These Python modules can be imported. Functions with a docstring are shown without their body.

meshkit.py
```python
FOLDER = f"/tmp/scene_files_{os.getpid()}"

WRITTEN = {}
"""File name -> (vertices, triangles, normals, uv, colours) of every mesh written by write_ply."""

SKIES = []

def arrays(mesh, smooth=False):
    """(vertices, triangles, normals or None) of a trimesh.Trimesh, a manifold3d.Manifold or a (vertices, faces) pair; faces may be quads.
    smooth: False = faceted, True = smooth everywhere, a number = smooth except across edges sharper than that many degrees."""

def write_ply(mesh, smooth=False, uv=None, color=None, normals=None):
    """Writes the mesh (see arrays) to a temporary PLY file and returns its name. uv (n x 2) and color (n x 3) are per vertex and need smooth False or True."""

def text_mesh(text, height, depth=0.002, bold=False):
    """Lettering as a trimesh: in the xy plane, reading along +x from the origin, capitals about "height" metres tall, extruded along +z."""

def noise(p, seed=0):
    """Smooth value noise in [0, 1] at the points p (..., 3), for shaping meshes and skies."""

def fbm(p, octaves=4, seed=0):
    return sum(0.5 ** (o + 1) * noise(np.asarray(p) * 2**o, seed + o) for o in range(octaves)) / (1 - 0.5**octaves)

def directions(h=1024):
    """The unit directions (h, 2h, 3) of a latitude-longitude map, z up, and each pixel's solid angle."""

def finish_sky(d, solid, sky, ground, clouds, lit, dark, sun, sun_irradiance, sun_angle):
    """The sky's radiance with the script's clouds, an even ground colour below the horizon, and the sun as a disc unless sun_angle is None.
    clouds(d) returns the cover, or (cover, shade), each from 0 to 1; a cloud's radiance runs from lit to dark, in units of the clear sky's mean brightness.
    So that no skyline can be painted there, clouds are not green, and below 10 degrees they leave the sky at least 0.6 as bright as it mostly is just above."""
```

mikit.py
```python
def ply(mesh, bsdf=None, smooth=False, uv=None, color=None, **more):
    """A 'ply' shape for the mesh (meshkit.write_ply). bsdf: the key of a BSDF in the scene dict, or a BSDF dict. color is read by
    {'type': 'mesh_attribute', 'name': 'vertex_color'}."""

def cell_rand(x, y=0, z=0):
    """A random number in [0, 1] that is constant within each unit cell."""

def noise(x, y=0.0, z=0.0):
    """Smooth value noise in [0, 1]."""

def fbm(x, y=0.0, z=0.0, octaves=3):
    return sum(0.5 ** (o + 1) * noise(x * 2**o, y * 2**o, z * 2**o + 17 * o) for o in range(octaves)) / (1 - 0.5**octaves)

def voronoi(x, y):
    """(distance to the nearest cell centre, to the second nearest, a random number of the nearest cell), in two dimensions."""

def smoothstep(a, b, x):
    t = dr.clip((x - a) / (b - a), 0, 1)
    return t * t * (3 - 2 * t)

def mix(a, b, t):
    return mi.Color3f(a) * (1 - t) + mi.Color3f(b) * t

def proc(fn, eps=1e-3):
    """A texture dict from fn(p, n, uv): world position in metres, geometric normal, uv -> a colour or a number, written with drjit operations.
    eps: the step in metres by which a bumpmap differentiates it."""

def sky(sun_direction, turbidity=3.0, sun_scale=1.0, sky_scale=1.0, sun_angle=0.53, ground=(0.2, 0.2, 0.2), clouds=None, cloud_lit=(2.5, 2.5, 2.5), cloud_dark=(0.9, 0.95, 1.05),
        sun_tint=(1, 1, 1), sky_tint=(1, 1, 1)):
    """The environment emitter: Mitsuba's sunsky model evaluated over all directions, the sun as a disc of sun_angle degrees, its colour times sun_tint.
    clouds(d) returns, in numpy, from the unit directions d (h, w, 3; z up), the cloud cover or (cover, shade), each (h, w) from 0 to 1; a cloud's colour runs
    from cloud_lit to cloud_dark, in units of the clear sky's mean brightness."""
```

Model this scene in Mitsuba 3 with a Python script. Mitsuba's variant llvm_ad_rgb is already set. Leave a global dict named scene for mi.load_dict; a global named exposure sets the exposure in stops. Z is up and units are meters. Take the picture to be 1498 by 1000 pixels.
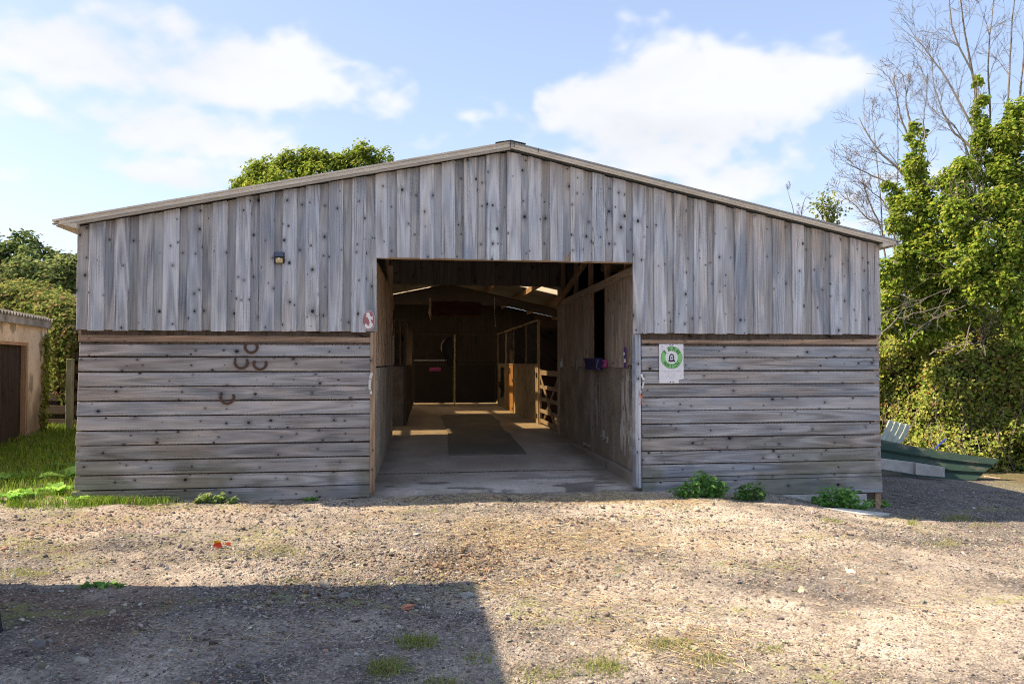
import math, random
import numpy as np, trimesh, drjit as dr, mitsuba as mi
import mikit, meshkit
from mikit import proc, noise, fbm, voronoi, cell_rand, smoothstep, mix
from shapely.geometry import Polygon

T = mi.ScalarTransform4f
rng = np.random.default_rng(7)
random.seed(7)
scene, labels = {}, {}

# ---------------------------------------------------------------- camera, sky, exposure
CAM = np.array([-1.3226, -9.7544, 1.68]); YAW, PITCH, FOCAL = .1395, .0273, 1083.3
FWD = np.array([math.sin(YAW)*math.cos(PITCH), math.cos(YAW)*math.cos(PITCH), math.sin(PITCH)])
RIGHT = np.array([math.cos(YAW), -math.sin(YAW), 0.]); UPV = np.cross(RIGHT, FWD)
scene['camera'] = {'type': 'perspective', 'fov': 2*math.degrees(math.atan(749/FOCAL)), 'fov_axis': 'x', 'near_clip': .05, 'far_clip': 2000.,
                   'to_world': T().look_at(origin=CAM.tolist(), target=(CAM+FWD).tolist(), up=[0, 0, 1])}
exposure = 2.62
SUN_EL, SUN_AZ = math.radians(46), math.radians(7.5)
SUN = np.array([-math.cos(SUN_EL)*math.cos(SUN_AZ), math.cos(SUN_EL)*math.sin(SUN_AZ), math.sin(SUN_EL)])


def clouds(d):
    """Fair-weather cumulus: drifting banks in a broken field."""
    az, el = np.degrees(np.arctan2(d[..., 0], d[..., 1])), np.degrees(np.arcsin(np.clip(d[..., 2], -1, 1)))
    q = d/np.maximum(d[..., 2:3]+.22, .1)
    warp = meshkit.fbm(q*np.array([2.2, 2.2, 0])+5, 4, 3)-.5
    n = meshkit.fbm(q*np.array([3.4, 3.4, 0])+np.stack([warp, -warp, 0*warp], -1)*1.2, 6, 11)
    fine = meshkit.fbm(d*np.array([34., 34., 46.]), 4, 5)-.5
    n = n+fine*.30
    bias = np.full(n.shape, -.05)
    for a, e, ra, re, g in ((-18.5, 20.8, 9.5, 3.6, .52), (-12.5, 20.6, 5.5, 1.6, .32), (-24, 24, 7, 3.5, .30), (-17.6, 16.3, 7.5, 2.1, .42), (-23, 15.4, 4.5, 1.2, .2),
                            (-16.8, 12.4, 4.6, 1.9, .45), (-26, 11.6, 3, 1.0, .2), (19.5, 18.2, 8.6, 4.0, .62), (14.0, 19.3, 4.6, 3.0, .45), (16.2, 23.4, 1.6, 2.2, .26), (26.5, 19.8, 6.0, 2.4, .40), (31.5, 21.6, 2.8, 1.0, .25),
                            (24, 14.4, 5.5, 2.6, .40), (5.2, 18.6, 1.4, .5, .22), (34, 10, 9, 3, .25),
                            (-70, 24, 20, 6, .3), (-120, 18, 26, 8, .35), (75, 20, 18, 6, .3), (120, 28, 24, 9, .32), (165, 22, 22, 8, .34), (-165, 40, 22, 8, .3), (60, 55, 25, 9, .3)):
        da = (az-a+180) % 360-180
        r2 = (da/ra)**2+((el-e)/re)**2
        bias = np.maximum(bias, -.05+(g+.05)*np.exp(-np.minimum(r2, 30)**1.3*.55))
    c = np.clip((n+bias-.67)/.24, 0, 1)
    c = c*c*(3-2*c)
    hazy = .25*np.exp(-np.maximum(el, 0)/9.)+.20
    cover = 1-(1-c*.96)*(1-hazy)
    return cover, np.clip((.66-n)*1.1, 0, .5)*c


scene['sky'] = mikit.sky(SUN, turbidity=4.0, sun_scale=1.12, sky_scale=1.18, clouds=clouds, cloud_lit=(1.34, 1.36, 1.40), cloud_dark=(.98, 1.02, 1.09), sun_tint=(1.0, .95, .86), ground=(.22, .19, .16), sky_tint=(1.03, .985, 1.0))

# ---------------------------------------------------------------- helpers


def ray(px, py):
    return FWD+RIGHT*(px-749)/FOCAL-UPV*(py-500)/FOCAL


def at(px, py, axis, value):
    """The place seen at a pixel of the photograph, where one coordinate is known."""
    d = ray(px, py); i = 'xyz'.index(axis)
    return CAM+d*(value-CAM[i])/d[i]


def ss(a, b, x):
    t = np.clip((np.asarray(x, float)-a)/(b-a), 0, 1)
    return t*t*(3-2*t)


def key_of(name, parent=None):
    base = name if parent is None else parent+'__'+name
    if base not in scene and base not in labels and not any(k.startswith(base+'__') for k in scene):
        return base
    i = COUNT.get(base, 0)
    while True:
        i += 1
        k = f'{base}_{i:03d}'
        if k not in scene and k not in labels:
            COUNT[base] = i
            return k


COUNT = {}


def thing(name, label, cat, group=None):
    k = key_of(name)
    labels[k] = {'label': label, 'category': cat}
    if group:
        labels[k]['group'] = group
    return k


def obj(name, mesh, m, parent=None, smooth=False, label=None, cat=None, group=None, kind=None, uv=None, color=None):
    k = key_of(name, parent)
    if isinstance(mesh, (list,)):
        mesh = trimesh.util.concatenate(mesh)
    scene[k] = mikit.ply(mesh, m, smooth=smooth, uv=uv, color=color)
    e = {}
    if label: e['label'] = label
    if cat: e['category'] = cat
    if group: e['group'] = group
    if kind: e['kind'] = kind
    if e: labels[k] = e
    return k


def tm(v, f):
    return trimesh.Trimesh(np.asarray(v, float), np.asarray(f, int), process=False)


def box(x0, x1, y0, y1, z0, z1, c=0.):
    if c <= 0:
        m = trimesh.creation.box(extents=(x1-x0, y1-y0, z1-z0))
        m.apply_translation(((x0+x1)/2, (y0+y1)/2, (z0+z1)/2))
        return m
    p = [[x + (c if x == a0 else -c)*(k != 0), y+(c if y == b0 else -c)*(k != 1), z+(c if z == c0 else -c)*(k != 2)]
         for a0, a1, b0, b1, c0, c1 in [(x0, x1, y0, y1, z0, z1)] for x in (a0, a1) for y in (b0, b1) for z in (c0, c1) for k in range(3)]
    return trimesh.convex.convex_hull(np.array(p))


def beam(p, q, w, h, up=(0, 0, 1), c=0.):
    """A bar of section w x h from p to q."""
    p, q, up = np.array(p, float), np.array(q, float), np.array(up, float)
    L = np.linalg.norm(q-p); d = (q-p)/L
    s = np.cross(d, up); s /= np.linalg.norm(s); u = np.cross(s, d)
    m = box(-w/2, w/2, 0, L, -h/2, h/2, c)
    M = np.eye(4); M[:3, 0] = s; M[:3, 1] = d; M[:3, 2] = u; M[:3, 3] = p
    m.apply_transform(M)
    return m


def tube(points, radii, sides=6, cap=True):
    p = np.asarray(points, float); n = len(p)
    r = np.broadcast_to(radii, (n,)).astype(float)
    t = np.gradient(p, axis=0); t /= np.linalg.norm(t, axis=1, keepdims=True)+1e-12
    ref = np.array([0, 0, 1.]) if abs(t[0][2]) < .9 else np.array([1., 0, 0])
    a = np.cross(t, ref); a /= np.linalg.norm(a, axis=1, keepdims=True)+1e-12
    b = np.cross(t, a); th = np.arange(sides)*2*np.pi/sides
    v = (p[:, None]+r[:, None, None]*(np.cos(th)[None, :, None]*a[:, None]+np.sin(th)[None, :, None]*b[:, None])).reshape(-1, 3)
    i, j = np.meshgrid(np.arange(n-1), np.arange(sides), indexing='ij')
    q = np.stack([i*sides+j, i*sides+(j+1) % sides, (i+1)*sides+(j+1) % sides, (i+1)*sides+j], -1).reshape(-1, 4)
    f = np.vstack([q[:, [0, 2, 1]], q[:, [0, 3, 2]]])
    if cap:
        v = np.vstack([v, p[0], p[-1]]); k = np.arange(sides); e = len(v)
        f = np.vstack([f, np.stack([k, (k+1) % sides, np.full(sides, e-2)], 1), np.stack([(n-1)*sides+(k+1) % sides, (n-1)*sides+k, np.full(sides, e-1)], 1)])
    return tm(v, f)


BOARD = [0]


def board(name, BL, BR, TR, TL, back, m, parent, c=.004, grain='v', wav=.0, label=None):
    """One sawn board: front face BL BR TR TL, thickness vector 'back', chamfered front edges; uv carries its own number and grain frame."""
    P = np.array([BL, BR, TR, TL], float); back = np.array(back, float)
    along = (P[3]-P[0]) if grain == 'v' else (P[1]-P[0])
    across = (P[1]-P[0]) if grain == 'v' else (P[3]-P[0])
    al, ac = along/np.linalg.norm(along), across/np.linalg.norm(across)
    ctr = P.mean(0); bn = back/np.linalg.norm(back)
    inset = []
    for i in range(4):
        e1, e2 = P[(i+1) % 4]-P[i], P[i-1]-P[i]
        inset.append(P[i]+c*(e1/np.linalg.norm(e1)+e2/np.linalg.norm(e2)))
    V = np.vstack([P+back, P+bn*c, np.array(inset)])
    F = [[0, 2, 1], [0, 3, 2]]
    for r in (0, 4):
        for i in range(4):
            j = (i+1) % 4
            F += [[r+i, r+j, r+4+j], [r+i, r+4+j, r+4+i]]
    F += [[8, 9, 10], [8, 10, 11]]
    nrm = np.cross(P[1]-P[0], P[3]-P[0])
    if nrm @ back > 0:
        F = [f[::-1] for f in F]
    BOARD[0] += 1
    bid = BOARD[0]
    uv = np.stack([(V-ctr) @ al+50+(bid*7.31) % 40, (V-ctr) @ ac+4*bid+2], 1)
    return obj(name, tm(V, F), m, parent, uv=uv, label=label)


def ground_z(x, y):
    x, y = np.asarray(x, float), np.asarray(y, float)
    g = np.interp(x, [-60, -12, -6, -3.5, 1.5, 2.6, 3.5, 4.5, 5.3, 6.2, 7.6, 9.5, 11, 14, 20, 60], [.3, .12, .0, -.045, -.05, -.07, -.13, -.29, -.40, -.44, -.47, -.62, -.72, -.85, -1.0, -1.0])
    front = ss(-.8, -4.5, y)
    g = g*(1-front*.35)-.03*front
    g = g+np.where(x < -4.5, 1, 0)*ss(-4.8, -6.2, x)*.045*np.clip(y+.3, 0, 9)
    g = g-.10*ss(-5.0, -4.4, x)*ss(5.6, 5.2, x)*ss(.1, .3, y)
    return g


# ---------------------------------------------------------------- materials


def rgb(r, g, b):
    return {'type': 'rgb', 'value': [r, g, b]}


def plain(color, rough=.6, metallic=0., spec=.5, two=True):
    d = {'type': 'principled', 'base_color': color if isinstance(color, dict) else rgb(*color), 'roughness': rough, 'metallic': metallic, 'specular': spec}
    return {'type': 'twosided', 'bsdf': d} if two else d


def bumped(color, height, scale=1., rough=.85, spec=.25, metallic=0.):
    return {'type': 'twosided', 'bsdf': {'type': 'bumpmap', 'arbitrary': height, 'scale': scale, 'bsdf': plain(color, rough, metallic, spec, False)}}


def wood_parts(uv):
    """(local u, local w, board number, knot mask, knot halo, warped w) of a board."""
    bid = dr.floor(uv.y*.25)
    w, u = uv.y-4*bid-2, uv.x
    U, W = u/.26, w/.085
    cu, cw = dr.floor(U), dr.floor(W+.5)
    knot, halo, bend = mi.Float(0), mi.Float(0), mi.Float(0)
    for a in (-1, 0, 1):
        for b in (-1, 0, 1):
            x, y = cu+a, cw+b
            on = dr.select(cell_rand(x, y, bid*3+1) < .17+.40*cell_rand(bid, 91), 1., 0.)
            r = .0040+.0175*dr.square(dr.square(cell_rand(x, y, bid*3+2)))*cell_rand(x+3, y, bid*3+2)+.006*cell_rand(y, x, bid*3)
            du = (x+.15+.7*cell_rand(x, y, bid+77))*.26-u
            dw = (y-.5+.15+.7*cell_rand(y, x, bid+133))*.085-w
            d = dr.sqrt(dr.square(du*.8)+dr.square(dw))
            knot = dr.maximum(knot, on*smoothstep(r*1.15, r*.65, d))
            halo = dr.maximum(halo, on*dr.exp(-dr.square(d/(r*(1.3+1.6*cell_rand(x, y, 5))))))
            bend += on*dw*dr.exp(-dr.square(d/(r*3.2)))*-.75
    return u, w, bid, knot, halo, w+bend


def wood_color(light, dark, warm, warmness=.3, contrast=1., knots=1., top_warm=False, mould=0., coolness=.0):
    def fn(p, n, uv):
        u, w, bid, knot, halo, ww = wood_parts(uv)
        r1, r2, r3 = cell_rand(bid, 11), cell_rand(bid, 23), cell_rand(bid, 37)
        fibre = fbm(u*5+bid*3, ww*240+bid*17, 0, 3)
        streak = fbm(u*1.1+bid*9, ww*90+bid*5, 3, 3)
        centre = (r2-.5)*.08
        ring = noise(dr.sqrt(dr.square(ww-centre+(noise(u*.9, bid)-.5)*.05)+dr.square((u-50-r1*30)*.018))*(130+110*r3)+bid*7, bid)
        patch = fbm(u*2.2+bid*31, w*14, bid, 3)
        t = dr.clip((.34*fibre+.30*streak+.40*ring+.34*patch-.34*contrast*.5-.33)*1.55*contrast+.12+.28*(r1-.5), 0, 1)
        c = mix(light, dark, t)
        wm = dr.clip((fbm(u*1.3+bid*13, w*9+bid, 7, 3)-.45)*2.6+warmness*1.3*(r3-.35), 0, 1)*warmness
        cool = smoothstep(.44, .66, fbm(u*1.6+bid*5.7, w*11+bid*3, 4, 4))*(.35+.65*r2)
        c = c*(1-cool*coolness)+c*mi.Color3f(.68, .74, .82)*cool*coolness
        if top_warm:
            below = 4.47-.2125*dr.abs(p.x)-p.z
            edge = smoothstep(.62, .02, below+.5*(noise(p.x*2.6, bid)-.5))*(.35+.65*smoothstep(-4.5, 4., p.x))*(.5+.5*r1)
            wm = dr.clip(wm+edge*.85, 0, 1)
        c = c*(1-wm)+c*mi.Color3f(warm)*wm
        if mould:
            m = smoothstep(.40, .64, fbm(p.x*2.2, p.z*3.1, p.y*2.2, 4)+.10*smoothstep(.25, .0, p.z))*mould*smoothstep(.95, .05, p.z)
            c = c*(1-m)+mi.Color3f(.13, .135, .085)*m
        check = smoothstep(.72, .84, noise(u*1.7+bid*7, ww*150))*smoothstep(.5, .75, noise(u*.8, bid*5))
        c = c*(1-.42*check)
        c = c*(mi.Color3f(1)*(1-knots*.55*halo)+mi.Color3f(.10, .11, .13)*knots*.55*halo)*(1-.86*knots*knot)
        nails = smoothstep(.0042, .0028, dr.sqrt(dr.square(dr.abs(w)-.05)+dr.square(u*1-dr.floor(u/.62)*.62-.31)))
        return c*(1-.7*nails)
    return proc(fn)


def wood_height(p, n, uv):
    bid = dr.floor(uv.y*.25)
    w, u = uv.y-4*bid-2, uv.x
    return noise(u*4+bid*3, w*300+bid*17)*.0011+noise(u*1.1, w*70+bid)*.0014


WH = proc(wood_height, eps=1.5e-3)
scene['wood_weathered'] = bumped(wood_color((.63, .655, .695), (.25, .255, .285), (1.06, .88, .70), .38, .95, 1., True, 0., 1.), WH, 1., .9, .15)
scene['wood_recess_shade'] = bumped(wood_color((.515, .53, .555), (.215, .215, .225), (1.06, .88, .70), .38, .95, 1., True, 0., 1.), WH, 1., .9, .15)  # same wood toned down: shade of the recessed boards put into the colour
scene['wood_course'] = bumped(wood_color((.455, .455, .47), (.185, .18, .183), (1.05, .88, .72), .55, 1.15, .95, False, .6, .9), WH, 1., .9, .15)
scene['wood_sheltered'] = bumped(wood_color((.44, .33, .235), (.17, .105, .065), (1.1, .9, .75), .5, 1.1, .9), WH, 1., .85, .2)
scene['wood_inside'] = bumped(wood_color((.52, .445, .38), (.21, .17, .14), (1.05, .9, .72), .5, 1., .8), WH, 1., .85, .2)
scene['wood_warm_course'] = bumped(wood_color((.44, .335, .25), (.19, .13, .095), (1.1, .9, .75), .5, 1.2, .8), WH, 1., .85, .2)
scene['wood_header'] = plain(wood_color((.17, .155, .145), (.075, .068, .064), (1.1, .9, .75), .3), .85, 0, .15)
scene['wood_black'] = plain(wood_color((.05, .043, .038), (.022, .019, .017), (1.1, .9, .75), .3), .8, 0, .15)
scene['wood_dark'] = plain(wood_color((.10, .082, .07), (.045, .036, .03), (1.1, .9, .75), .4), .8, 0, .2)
scene['wood_gate'] = bumped(wood_color((.46, .40, .33), (.22, .18, .14), (1.1, .92, .7), .5), WH, 1., .85, .2)


def ply_color(p, n, uv):
    s = fbm(p.x*2.5, p.z*2.2, p.y*2.5, 4)
    f = fbm(p.x*26, p.z*34, p.y*26, 4)
    flake = voronoi((p.y+p.x)*38, p.z*38)[2]
    c = mix((.38, .32, .26), (.18, .148, .12), dr.clip(s*2.2-.6, 0, 1))
    c = c*(.55+.75*f+.34*(flake-.5))
    runs = smoothstep(.55, .75, noise((p.y+p.x)*13, p.z*1.6, 3)*.6+.4*fbm((p.y+p.x)*22, p.z*9, 4, 3))*smoothstep(.3, .6, noise((p.y+p.x)*2, 5, p.z))*smoothstep(4., 1.2, p.y)
    c = mix(c, mi.Color3f(.62, .59, .55), runs*.8)
    dirt = smoothstep(.75, .2, p.z+.5*(fbm(p.y*3, p.x*3, p.z*3, 3)-.5))
    return mix(c, mi.Color3f(.26, .22, .18), dirt*.5)


scene['board_stained'] = bumped(proc(ply_color), proc(lambda p, n, uv: fbm((p.y+p.x)*60, p.z*60, 0, 3)*.004, eps=3e-3), 1., .85, .2)


def tan_color(p, n, uv):
    s = fbm(p.x*1.8, p.z*1.5, p.y*1.8, 4)
    c = mix((.50, .42, .30), (.30, .235, .16), dr.clip(s*1.6-.35, 0, 1))
    c = c*(.82+.3*fbm(p.y*5, p.z*60, p.x*5, 3))
    scuff = smoothstep(.58, .72, fbm(p.y*7, p.z*5, 9, 4))
    return mix(c, mi.Color3f(.22, .18, .14), scuff*.55)


scene['plywood_tan'] = plain(proc(tan_color), .7, 0, .3)
scene['plywood_orange'] = plain(proc(lambda p, n, uv: mix((.46, .26, .11), (.36, .19, .075), fbm(p.y*6, p.z*40, 0, 4))), .6, 0, .3)


def dark_panel(p, n, uv):
    return mix((.060, .046, .038), (.028, .022, .019), fbm(p.x*3, p.z*3, p.y*3, 4))*(.8+.4*fbm(p.x*30, p.z*40, 0, 3))


scene['panel_dark'] = plain(proc(dark_panel), .6, 0, .3)


def concrete_color(p, n, uv):
    s, f = fbm(p.x*1.3, p.y*1.3, 3, 5), fbm(p.x*40, p.y*40, p.z*40, 3)
    c = mix((.52, .48, .44), (.33, .29, .255), dr.clip(s*1.7-.4, 0, 1))*(.78+.42*f)
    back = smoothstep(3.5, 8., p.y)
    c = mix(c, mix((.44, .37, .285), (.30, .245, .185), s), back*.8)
    wet = smoothstep(.56, .68, fbm(p.x*2.1, p.y*4.5, 8, 4))*smoothstep(1.6, .4, p.y)
    c = mix(c, c*.42, wet)
    brush = noise(p.x*9+p.y*4, p.y*70)
    c = c*(.93+.14*brush)
    crack = smoothstep(.035, .008, dr.abs(p.y-1.54+.05*(fbm(p.x*2, 1, 1, 4)-.5)))
    c = c*(1-.72*crack)
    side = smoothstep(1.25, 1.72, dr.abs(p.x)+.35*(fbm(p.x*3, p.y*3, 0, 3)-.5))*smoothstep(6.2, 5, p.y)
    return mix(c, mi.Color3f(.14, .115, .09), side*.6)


scene['concrete'] = bumped(proc(concrete_color), proc(lambda p, n, uv: fbm(p.x*30, p.y*30, p.z*30, 4)*.006, eps=4e-3), 1., .85, .25)


def pale_stone(p, n, uv):
    s, f = fbm(p.x*5, p.y*5, p.z*5, 4), fbm(p.x*60, p.y*60, p.z*60, 3)
    return mix((.50, .50, .48), (.33, .33, .32), dr.clip(s*1.7-.35, 0, 1))*(.75+.5*f)


scene['stone_pale'] = bumped(proc(pale_stone), proc(lambda p, n, uv: fbm(p.x*50, p.y*50, p.z*50, 4)*.006, eps=3e-3), 1., .9, .2)


def ground_color(p, n, uv):
    x, y = p.x, p.y
    big, mid, fine = fbm(x*.55, y*.75, 2, 4), fbm(x*3.1, y*3.4, 5, 4), fbm(x*22, y*22, 9, 4)
    d1, d2, id1 = voronoi(x*48+2*noise(x*11, y*11), y*48)
    e1, e2, id2 = voronoi(x*21+7, y*21+2*noise(x*7, y*7, 3))
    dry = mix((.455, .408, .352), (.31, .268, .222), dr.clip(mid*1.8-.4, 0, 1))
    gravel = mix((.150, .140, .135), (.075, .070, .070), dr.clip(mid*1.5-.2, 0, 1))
    left_shade = smoothstep(.8, -1.4, x)*smoothstep(-2.6, -4.2, y)  # cast shade put into the colour: front-left gravel darkened to deepen it
    t = dr.clip((big-.50)*2.4+(fbm(x*2.2+3, y*2.6, 7, 4)-.5)*1.1+.34+.62*left_shade+.95*smoothstep(4.2, 6., x)*smoothstep(-2.6, -1.2, y)+.5*smoothstep(-.75, -.2, y)*smoothstep(-5.5, -3, x), 0, 1)
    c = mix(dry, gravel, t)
    grit = fbm(x*75, y*75, 3, 3)
    c = c*(.62+.66*fine)*(.42+1.16*grit)
    pebble = smoothstep(.42, .30, d1)*smoothstep(.45, .8, id1)
    c = mix(c, mix((.19, .17, .155), (.46, .42, .37), cell_rand(id1*9999, 3)), pebble*.75)
    pebble2 = smoothstep(.40, .30, e1)*smoothstep(.72, .9, id2)
    c = mix(c, mix((.20, .175, .155), (.42, .37, .32), cell_rand(id2*7777, 5)), pebble2*.6)
    straw = smoothstep(.52, .72, fbm(x*1.2+4, y*1.7, 4, 4))*smoothstep(-4.2, -2., y)*smoothstep(-2.6, -1., x)*smoothstep(3.2, 1.4, x)
    fib = noise(x*38+y*17, y*110-x*22)
    c = mix(c, mix((.23, .17, .11), (.46, .38, .26), fib), straw*.5)
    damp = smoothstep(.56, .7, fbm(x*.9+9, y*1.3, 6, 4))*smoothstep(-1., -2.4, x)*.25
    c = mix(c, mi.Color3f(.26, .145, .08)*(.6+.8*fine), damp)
    moss = smoothstep(.60, .74, fbm(x*1.1+13, y*1.9+3, 1, 4)+.10*smoothstep(-1.5, -5, x))*smoothstep(.42, .6, fine)
    c = mix(c, mix((.15, .18, .055), (.22, .23, .075), mid), moss*.55)
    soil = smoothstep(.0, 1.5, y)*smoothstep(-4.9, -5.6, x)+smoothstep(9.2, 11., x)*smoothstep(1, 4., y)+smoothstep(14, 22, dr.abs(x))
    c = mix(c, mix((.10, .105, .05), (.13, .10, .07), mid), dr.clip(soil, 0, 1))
    return c


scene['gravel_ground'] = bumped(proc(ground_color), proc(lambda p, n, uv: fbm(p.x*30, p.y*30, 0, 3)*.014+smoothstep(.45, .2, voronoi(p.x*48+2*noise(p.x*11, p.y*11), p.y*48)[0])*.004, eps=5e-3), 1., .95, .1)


def render_color(p, n, uv):
    s, f = fbm(p.x*2, p.z*2, p.y*2, 4), fbm(p.x*45, p.z*45, p.y*45, 3)
    c = mix((.62, .545, .43), (.44, .38, .295), dr.clip(s*1.8-.45, 0, 1))*(.7+.55*f)
    grime = smoothstep(1.75, .5, p.z+3.0*(fbm(p.x*2.5, p.z*2.0, p.y*2.5, 4)-.5))
    c = mix(c, mi.Color3f(.14, .115, .085), grime*.75)
    stain = smoothstep(.56, .68, fbm(p.x*4, p.z*3, p.y*4, 5))
    return mix(c, mi.Color3f(.10, .105, .07), stain*.6)


scene['roughcast'] = bumped(proc(render_color), proc(lambda p, n, uv: fbm(p.x*45, p.y*45, p.z*45, 3)*.012, eps=4e-3), 1., .95, .1)
scene['stone_mossy'] = plain(proc(lambda p, n, uv: mix((.34, .34, .25), (.20, .22, .12), dr.clip(fbm(p.x*5, p.y*5, p.z*4, 4)*1.8-.4, 0, 1))), .9, 0, .2)
scene['fibre_cement'] = plain(proc(lambda p, n, uv: mix((.30, .30, .29), (.12, .125, .11), dr.clip(fbm(p.x*5, p.y*5, p.z*5, 4)*1.8-.4, 0, 1))), .9, 0, .2)
scene['fascia_cream'] = plain(proc(lambda p, n, uv: mix((.70, .635, .53), (.50, .445, .36), dr.clip(fbm(p.x*3, p.y*20, p.z*14, 4)*1.7-.4, 0, 1))), .55, 0, .4)
scene['fascia_dull'] = plain(proc(lambda p, n, uv: mix((.46, .41, .345), (.32, .285, .235), fbm(p.x*3, p.y*20, p.z*14, 4))), .6, 0, .3)
scene['roof_grey'] = plain(proc(lambda p, n, uv: mix((.33, .345, .35), (.24, .25, .255), fbm(p.x*2, p.y*2, 0, 4))), .5, 0, .4)
scene['roof_under'] = plain((.17, .17, .175), .7)
scene['cap_dark'] = plain((.045, .05, .055), .5)
scene['steel_dark'] = plain(proc(lambda p, n, uv: mix((.065, .058, .052), (.10, .065, .045), smoothstep(.5, .7, fbm(p.x*9, p.y*9, p.z*9, 3)))), .55, 0, .4)
scene['galvanised'] = plain((.55, .56, .57), .45, .7)
scene['rust'] = bumped(proc(lambda p, n, uv: mix((.12, .064, .046), (.062, .040, .034), fbm(p.x*70, p.y*70, p.z*70, 3))), proc(lambda p, n, uv: fbm(p.x*120, p.y*120, p.z*120, 3)*.002), 1., .8, .3)
scene['sheet_green'] = plain(proc(lambda p, n, uv: mix(mix((.022, .048, .038), (.04, .072, .058), fbm(p.x*2.2, p.y*2.2, p.z*5, 4)), mi.Color3f(.24, .20, .16), smoothstep(.55, .75, fbm(p.x*1.8+3, p.y*2, p.z*3, 5))*.6)), .6, 0, .3)
scene['sheet_pale'] = plain(proc(lambda p, n, uv: mix((.42, .47, .42), (.30, .36, .31), fbm(p.x*4, p.y*4, p.z*3, 4))), .5, 0, .4)
scene['rubber'] = bumped(proc(lambda p, n, uv: mix((.17, .162, .15), (.25, .21, .165), smoothstep(.45, .75, fbm(p.x*2.2, p.y*1.6, 0, 4))*.8+.25*smoothstep(4, 10, p.y))), proc(lambda p, n, uv: dr.abs(dr.sin(p.x*62))*.006, eps=2e-3), 1., .75, .3)
scene['asphalt_black'] = plain((.03, .03, .033), .6)
scene['paper'] = plain(proc(lambda p, n, uv: mix((.80, .80, .84), (.72, .72, .77), fbm(p.x*9, p.z*9, 0, 3))), .5, 0, .3)
scene['print_green'] = plain((.20, .56, .17), .5)
scene['print_black'] = plain((.035, .035, .045), .6)
scene['print_grey'] = plain((.50, .50, .54), .6)
scene['print_faint'] = plain((.66, .66, .69), .6)
scene['maroon'] = plain((.36, .14, .15), .5)
scene['white'] = plain((.78, .78, .76), .5)
scene['white_dirty'] = plain((.62, .62, .60), .6)
scene['lamp_panel'] = plain((.60, .50, .28), .3)
scene['plastic_black'] = plain((.025, .028, .036), .35)
scene['plastic_blue'] = plain((.022, .027, .115), .4)
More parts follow.
